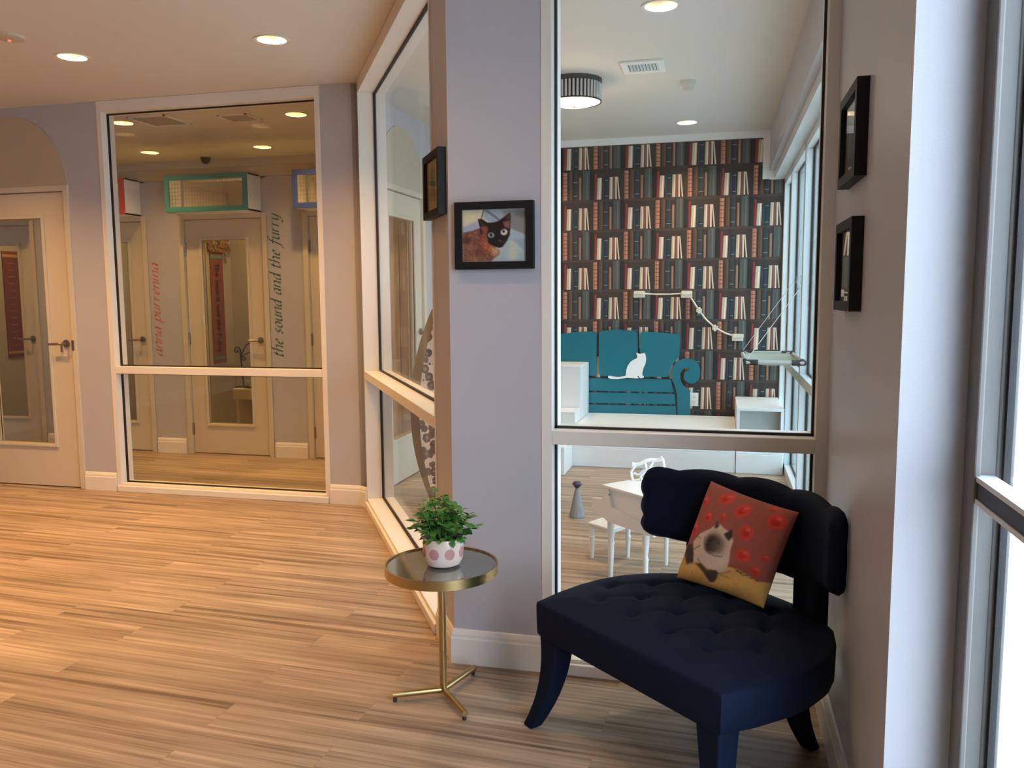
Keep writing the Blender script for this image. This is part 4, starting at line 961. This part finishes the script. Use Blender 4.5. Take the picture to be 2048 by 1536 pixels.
for k in range(40):
    a = random.uniform(0, 2*PI); rr = random.uniform(0.0, 0.045); b = Vector((rr*math.cos(a), rr*math.sin(a), 0.08))
    lean = random.uniform(0.1, 1.0); h_ = random.uniform(0.05, 0.15)*(1.15-0.45*lean)
    tip = b+Vector((math.cos(a)*lean*0.088-0.008, math.sin(a)*lean*0.088, h_))
    if k == 0: tip = Vector((-0.115, -0.02, 0.125)); 
    if k == 1: tip = Vector((0.085, 0.02, 0.160))
    if k == 2: tip = Vector((-0.035, 0.0, 0.215))
    if k == 3: tip = Vector((0.095, -0.02, 0.12))
    if k == 4: tip = Vector((0.06, 0.02, 0.185))
    midp = b.lerp(tip, 0.5)+Vector((0, 0, 0.02))
    path = [b*(1-t)**2+midp*2*t*(1-t)+tip*t*t for t in (0, .25, .5, .75, 1)]
    stems.tube(path, [0.0018, 0.0016, 0.0014, 0.0012, 0.0009], 5)
    for j in range(9):
        t = 0.35+0.65*j/8; c = b*(1-t)**2+midp*2*t*(1-t)+tip*t*t; aa = random.uniform(0, 2*PI)
        dd = Vector((math.cos(aa), math.sin(aa), random.uniform(-0.35, 0.5)))+(tip-b).normalized()*0.5
        leaf(c, dd, Vector((random.uniform(-.4, .4), random.uniform(-.4, .4), 1)), random.uniform(0.022, 0.038), random.uniform(0.009, 0.015))
for k in range(26):
    a = random.uniform(0, 2*PI); c = Vector((0.062*math.cos(a), 0.062*math.sin(a), random.uniform(0.092, 0.11)))
    leaf(c, Vector((math.cos(a), math.sin(a), random.uniform(-0.9, 0.1))), Vector((0, 0, 1)), random.uniform(0.018, 0.03), random.uniform(0.008, 0.013))
stems.build('stems', stemm, pp, smooth=True); fo.build('leaves', leafm, pp, smooth=True, angle=80)

# ------------------------------------------------------------------ navy chair
cu = Vector((0.751, -0.66)).normalized(); CA = math.atan2(cu.y, cu.x)
ch = thing('accent_chair', 'navy velvet armless chair with scalloped curved back and button tufted seat', 'chair', (-0.2535, 2.2010, 0), CA)
half = [(0.0, -0.002), (0.20, -0.002), (0.366, -0.002), (0.393, 0.10), (0.408, 0.20), (0.410, 0.29), (0.395, 0.38), (0.355, 0.47), (0.295, 0.545), (0.20, 0.60), (0.10, 0.625), (0.0, 0.632)]
def seat_outline(k=64):
    P = [(x, y) for x, y in half]; P = P+[(-x, y) for x, y in P[-2:0:-1]]
    P = [Vector(p) for p in P]; out = []
    n = len(P)
    # densify by arc length
    L = [0]
    for i in range(n): L.append(L[-1]+(P[(i+1) % n]-P[i]).length)
    for q in range(k):
        s_ = L[-1]*q/k; i = max(j for j in range(n) if L[j] <= s_); t = (s_-L[i])/(L[i+1]-L[i]); out.append(P[i].lerp(P[(i+1) % n], t))
    return out
OUT = seat_outline(96); CEN = Vector((0.0, 0.29))
BTN = [(u_, v_) for v_, us in ((0.12, (-0.22, -0.075, 0.075, 0.22)), (0.235, (-0.295, -0.15, 0.0, 0.15, 0.295)), (0.35, (-0.22, -0.075, 0.075, 0.22)), (0.46, (-0.15, 0.0, 0.15))) for u_ in us]
def seat_h(p, s_):
    z = 0.412+0.036*(1-s_**4)
    for (bu, bv) in BTN:
        d2 = (p.x-bu)**2+(p.y-bv)**2; z -= 0.017*math.exp(-d2/(2*0.016**2))
    # quilting folds along diagonals
    for i in range(len(BTN)):
        for j in range(i+1, len(BTN)):
            a = Vector(BTN[i]); b = Vector(BTN[j]); l_ = (b-a).length
            if 0.12 < l_ < 0.155 and abs(a.y-b.y) > 0.05:
                t = max(0, min(1, (p-a).dot(b-a)/l_**2)); dd = (p-(a+(b-a)*t)).length; z -= 0.005*math.exp(-(dd/0.010)**2)
    return z
V = []; R_ = 44; K = len(OUT)
rings = [i/R_ for i in range(1, R_+1)]
V.append((CEN.x, CEN.y, seat_h(CEN, 0)))
for s_ in rings:
    for p in OUT:
        q = CEN+(p-CEN)*s_; z = seat_h(q, s_); V.append((q.x, q.y, z))
Fs = [(0, 1+j, 1+(j+1) % K) for j in range(K)]
for i in range(R_-1):
    for j in range(K):
        a = 1+i*K+j; b_ = 1+i*K+(j+1) % K; Fs.append((a, a+K, b_+K, b_))
base = 1+(R_-1)*K
for (k_, z) in ((1.012, 0.409), (1.016, 0.398), (1.014, 0.35), (1.010, 0.310), (0.99, 0.300)):
    for p in OUT:
        q = CEN+(p-CEN)*k_; V.append((q.x, q.y, z))
for i in range(5):
    for j in range(K):
        a = base+i*K+j; b_ = base+i*K+(j+1) % K; Fs.append((a, a+K, b_+K, b_))
bt = base+5*K; Fs.append(tuple(bt+j for j in range(K)))
seat = MB().add(V, [f_[::-1] for f_ in Fs]).build('seat', velvet, ch, smooth=True, angle=50)
for (bu, bv) in BTN:
    z = seat_h(Vector((bu, bv)), 0.5); MB().lathe([(0.001, 0.004), (0.006, 0.003), (0.009, 0.0), (0.009, -0.004)], (bu, bv, z), 14).build('button', velvet, seat, smooth=True)
# back: curved scalloped panel
RA, VC = 0.515, 0.105
def back_pt(s_, z, off): a = s_/RA; rr = RA+off; return (rr*math.sin(a), VC+rr*math.cos(a)+0.05*(z-0.55)*0.0, z)
def top_z(s_):
    a = abs(s_); return 0.772+0.013*abs(math.cos(PI*a/0.205))**0.8
def bot_z(s_):
    a = abs(s_); return 0.500+0.045*min(1, max(0, (a-0.10)/0.25))-0.006*abs(math.cos(PI*a/0.17))
def side_s(t): return 0.424+0.010*abs(math.cos(PI*t*2.5))**0.8
def back_panel():
    n, m2 = 90, 26; Vf = []; Vb = []
    for j in range(m2+1):
        t = j/m2
        for i in range(n+1):
            w_ = -1+2*i/n; s_ = w_*side_s(t)
            # rounded corners by superellipse squeeze
            cs = max(0, abs(w_)-0.86)/0.14; tt = t
            sh = (1-math.sqrt(max(0, 1-cs**2)))*0.16; tt = sh+(1-2*sh)*t
            z = bot_z(s_)+(top_z(s_)-bot_z(s_))*tt
            e_ = min(1, (1-abs(w_))/0.06)*1.0; e2 = min(1, min(t, 1-t)/0.16); puff = math.sqrt(max(0.0, 1-(1-e_)**2))*math.sqrt(max(0, 1-(1-e2)**2))
            Vf.append(back_pt(s_, z, -0.034*puff)); Vb.append(back_pt(s_, z, 0.016*puff))
    K2 = (n+1)*(m2+1); Fs = []
    for j in range(m2):
        for i in range(n):
            a = j*(n+1)+i; Fs.append((a, a+1, a+n+2, a+n+1)); Fs.append((a+K2, a+n+1+K2, a+n+2+K2, a+1+K2))
    m_ = MB().add(Vf+Vb, Fs); o = m_.build('backrest', velvet, ch, smooth=True, angle=70)
    import bmesh as _b
    bm = _b.new(); bm.from_mesh(o.data); _b.ops.remove_doubles(bm, verts=bm.verts, dist=0.0004); _b.ops.recalc_face_normals(bm, faces=bm.faces); bm.to_mesh(o.data); bm.free()
    return o
back_panel()
for sg in (-1, 1):
    V = []
    for z in (0.33, 0.40, 0.46, 0.52, 0.58):
        for (s_, off) in ((0.145, -0.024), (0.275, -0.024), (0.275, 0.020), (0.145, 0.020)): V.append(back_pt(sg*s_, z, off))
    Fs = [(3, 2, 1, 0), (16, 17, 18, 19)]+[(i*4+j, i*4+(j+1) % 4, (i+1)*4+(j+1) % 4, (i+1)*4+j) for i in range(4) for j in range(4)]
    if sg < 0: Fs = [f_[::-1] for f_ in Fs]
    MB().add(V, Fs).build('back_support', velvet, ch, bevel=0.008, smooth=True)
def sabre(top, foot, wt, wf):
    V = []; n = 8
    for i in range(n+1):
        t = i/n; k = t**2.2; x = top[0]+(foot[0]-top[0])*k; y = top[1]+(foot[1]-top[1])*k; z = 0.302*(1-t); w_ = (wt+(wf-wt)*t)/2
        V += [(x-w_, y-w_, z), (x+w_, y-w_, z), (x+w_, y+w_, z), (x-w_, y+w_, z)]
    Fs = [(0, 1, 2, 3), (n*4+3, n*4+2, n*4+1, n*4)]+[(i*4+(j+1) % 4, i*4+j, (i+1)*4+j, (i+1)*4+(j+1) % 4) for i in range(n) for j in range(4)]
    return MB().add(V, Fs)
for sg in (-1, 1):
    sabre((sg*0.325, 0.040), (sg*0.388, -0.012), 0.078, 0.044).build('leg', velvet, ch, bevel=0.006, smooth=True)
    sabre((sg*0.200, 0.500), (sg*0.205, 0.595), 0.075, 0.042).build('leg', velvet, ch, bevel=0.006, smooth=True)

# ------------------------------------------------------------------ cushion
def pill_print(Q):
    RED = (158, 84, 72); ROSE = (214, 66, 56); RD = (188, 44, 40); YEL = (218, 170, 92); FUR = (214, 190, 168); DK = (74, 58, 50)
    L = [('p', [(60, 1140), (215, 795), (420, 1000), (700, 1050), (800, 1070), (980, 1210), (1080, 1230), (1160, 1180), (1150, 1300), (960, 1500)], YEL, 6)]
    for (x, y, rx, ry, a) in ((425, 320, 48, 55, 20), (690, 312, 88, 62, -10), (885, 455, 92, 66, -30), (505, 510, 48, 58, 0), (682, 520, 30, 38, 0), (325, 625, 62, 88, 10), (925, 695, 66, 84, 0), (1200, 570, 82, 84, 0), (880, 935, 66, 66, 0), (1075, 965, 40, 28, 0), (975, 1105, 36, 48, 0), (1165, 428, 50, 18, 10)):
        L += [('e', (x-14, y+ry*0.75, rx*0.55, 12, a), (92, 72, 50), 10, 0.6), ('e', (x, y, rx, ry, a), ROSE, 12), ('e', (x-rx*.15, y+ry*.1, rx*.55, ry*.55, a), RD, 14), ('e', (x+rx*.3, y-ry*.35, rx*.3, ry*.2, a), (232, 100, 84), 10)]
    L += [('p', [(215, 800), (310, 790), (345, 860), (340, 1000), (230, 1010), (195, 900)], DK, 14),
          ('p', [(340, 830), (330, 770), (420, 690), (540, 650), (600, 610), (660, 605), (700, 650), (780, 700), (795, 790), (760, 890), (740, 1000), (700, 1110), (620, 1115), (500, 1060), (400, 990), (330, 1000), (350, 900)], FUR, 7),
          ('p', [(590, 635), (622, 560), (650, 625), (620, 650)], DK, 6), ('p', [(695, 710), (790, 658), (790, 740), (755, 790), (725, 760)], (58, 46, 42), 8),
          ('e', (590, 800, 100, 110, -20), (96, 78, 66), 34), ('e', (570, 790, 62, 70, -20), (60, 50, 46), 26), ('e', (540, 850, 60, 50, 30), (66, 54, 48), 24), ('e', (655, 830, 60, 70, 0), (120, 100, 86), 40, 0.7), ('e', (635, 795, 22, 22), (50, 46, 44), 8), ('e', (634, 795, 12, 13), (96, 112, 120), 5), ('e', (634, 795, 7, 8), (20, 20, 22), 3), ('l', ([(520, 780), (560, 775)], 7), (40, 34, 32), 6), ('e', (515, 815, 20, 14), (44, 36, 34), 8),
          ('l', ([(500, 860), (540, 910), (600, 940), (672, 948)], 5), (64, 52, 46), 5), ('l', ([(485, 730), (480, 800), (510, 880)], 5), (90, 74, 64), 6), ('l', ([(350, 850), (430, 820)], 6), (120, 96, 84), 6), ('l', ([(390, 720), (430, 740)], 5), (120, 96, 84), 6), ('l', ([(395, 960), (430, 1020), (470, 1060)], 6), (110, 84, 74), 6),
          ('p', [(350, 1000), (420, 1010), (500, 1080), (460, 1130)], (78, 58, 46), 10), ('p', [(450, 1110), (500, 1078), (600, 1090), (615, 1120), (570, 1190), (530, 1222), (480, 1215)], (80, 60, 50), 8),
          ('l', ([(620, 1125), (740, 1105)], 3), (90, 70, 50), 4), ('l', ([(620, 1140), (720, 1180)], 3), (90, 70, 50), 4), ('l', ([(800, 1095), (860, 1150)], 6), (110, 80, 56), 5), ('l', ([(760, 1040), (830, 1110), (980, 1215)], 4), (90, 60, 44), 4), ('l', ([(305, 1080), (300, 1140)], 3), (120, 90, 60), 4)]
    C = paint(Q, RED, L)
    return C*(0.94+0.12*nz(Q, 30, 2)[:, None])
cor = [np.array(on_y(1422, 962, 2.695)), np.array(on_y(1598, 1025, 2.490)), np.array(on_z(1527, 1217, 0.452)), np.array(on_z(1353, 1155, 0.452))]
cen = sum(cor)/4
nrm = np.cross(cor[1]-cor[0], cor[3]-cor[0]); nrm /= np.linalg.norm(nrm)
if nrm[1] > 0: nrm = -nrm
cp = thing('cushion', 'red and gold square cushion printed with roses and a resting cat, on the navy chair', 'cushion', tuple(cen-np.array([0, 0, 0])))
n = 90; U, Vv = np.meshgrid(np.linspace(0, 1, n), np.linspace(0, 1, n)); U = U.ravel(); Vv = Vv.ravel()
def bil(c_, U, Vv): return (np.outer((1-U)*(1-Vv), c_[0])+np.outer(U*(1-Vv), c_[1])+np.outer(U*Vv, c_[2])+np.outer((1-U)*Vv, c_[3]))
zc = [np.array(q, float) for q in ((435, 100), (1368, 460), (950, 1478), (66, 1132))]
Qp = bil(zc, U, Vv); a_ = U*2-1; b2 = Vv*2-1
base_ = bil(cor, U, Vv)-cen
pin = 0.045*(1-a_**2)*np.abs(b2)**3; pin2 = 0.045*(1-b2**2)*np.abs(a_)**3
base_ = base_*(1-0.9*(pin+pin2))[:, None]
pf = (np.clip(1-a_**2, 0, 1)**0.5*np.clip(1-b2**2, 0, 1)**0.5)**0.85
wr = 0.004*np.sin(14*b2+3*a_+2*np.sin(3*a_))*np.clip(b2, 0, 1)*pf
fr_ = base_+np.outer(0.058*pf+wr, nrm); bk_ = base_-np.outer(0.045*pf, nrm)
Fq = [(j*n+i, j*n+i+1, (j+1)*n+i+1, (j+1)*n+i) for j in range(n-1) for i in range(n-1)]
m_ = MB(); m_.add(np.concatenate([fr_, bk_]).tolist(), [f_[::-1] for f_ in Fq]+[tuple(q+n*n for q in f_) for f_ in Fq])
o = m_.build('cover', cushion_m, cp, smooth=True, angle=70)
setcol(o.data, np.concatenate([pill_print(Qp), np.tile(np.array(lin((140, 66, 56))), (n*n, 1))]))
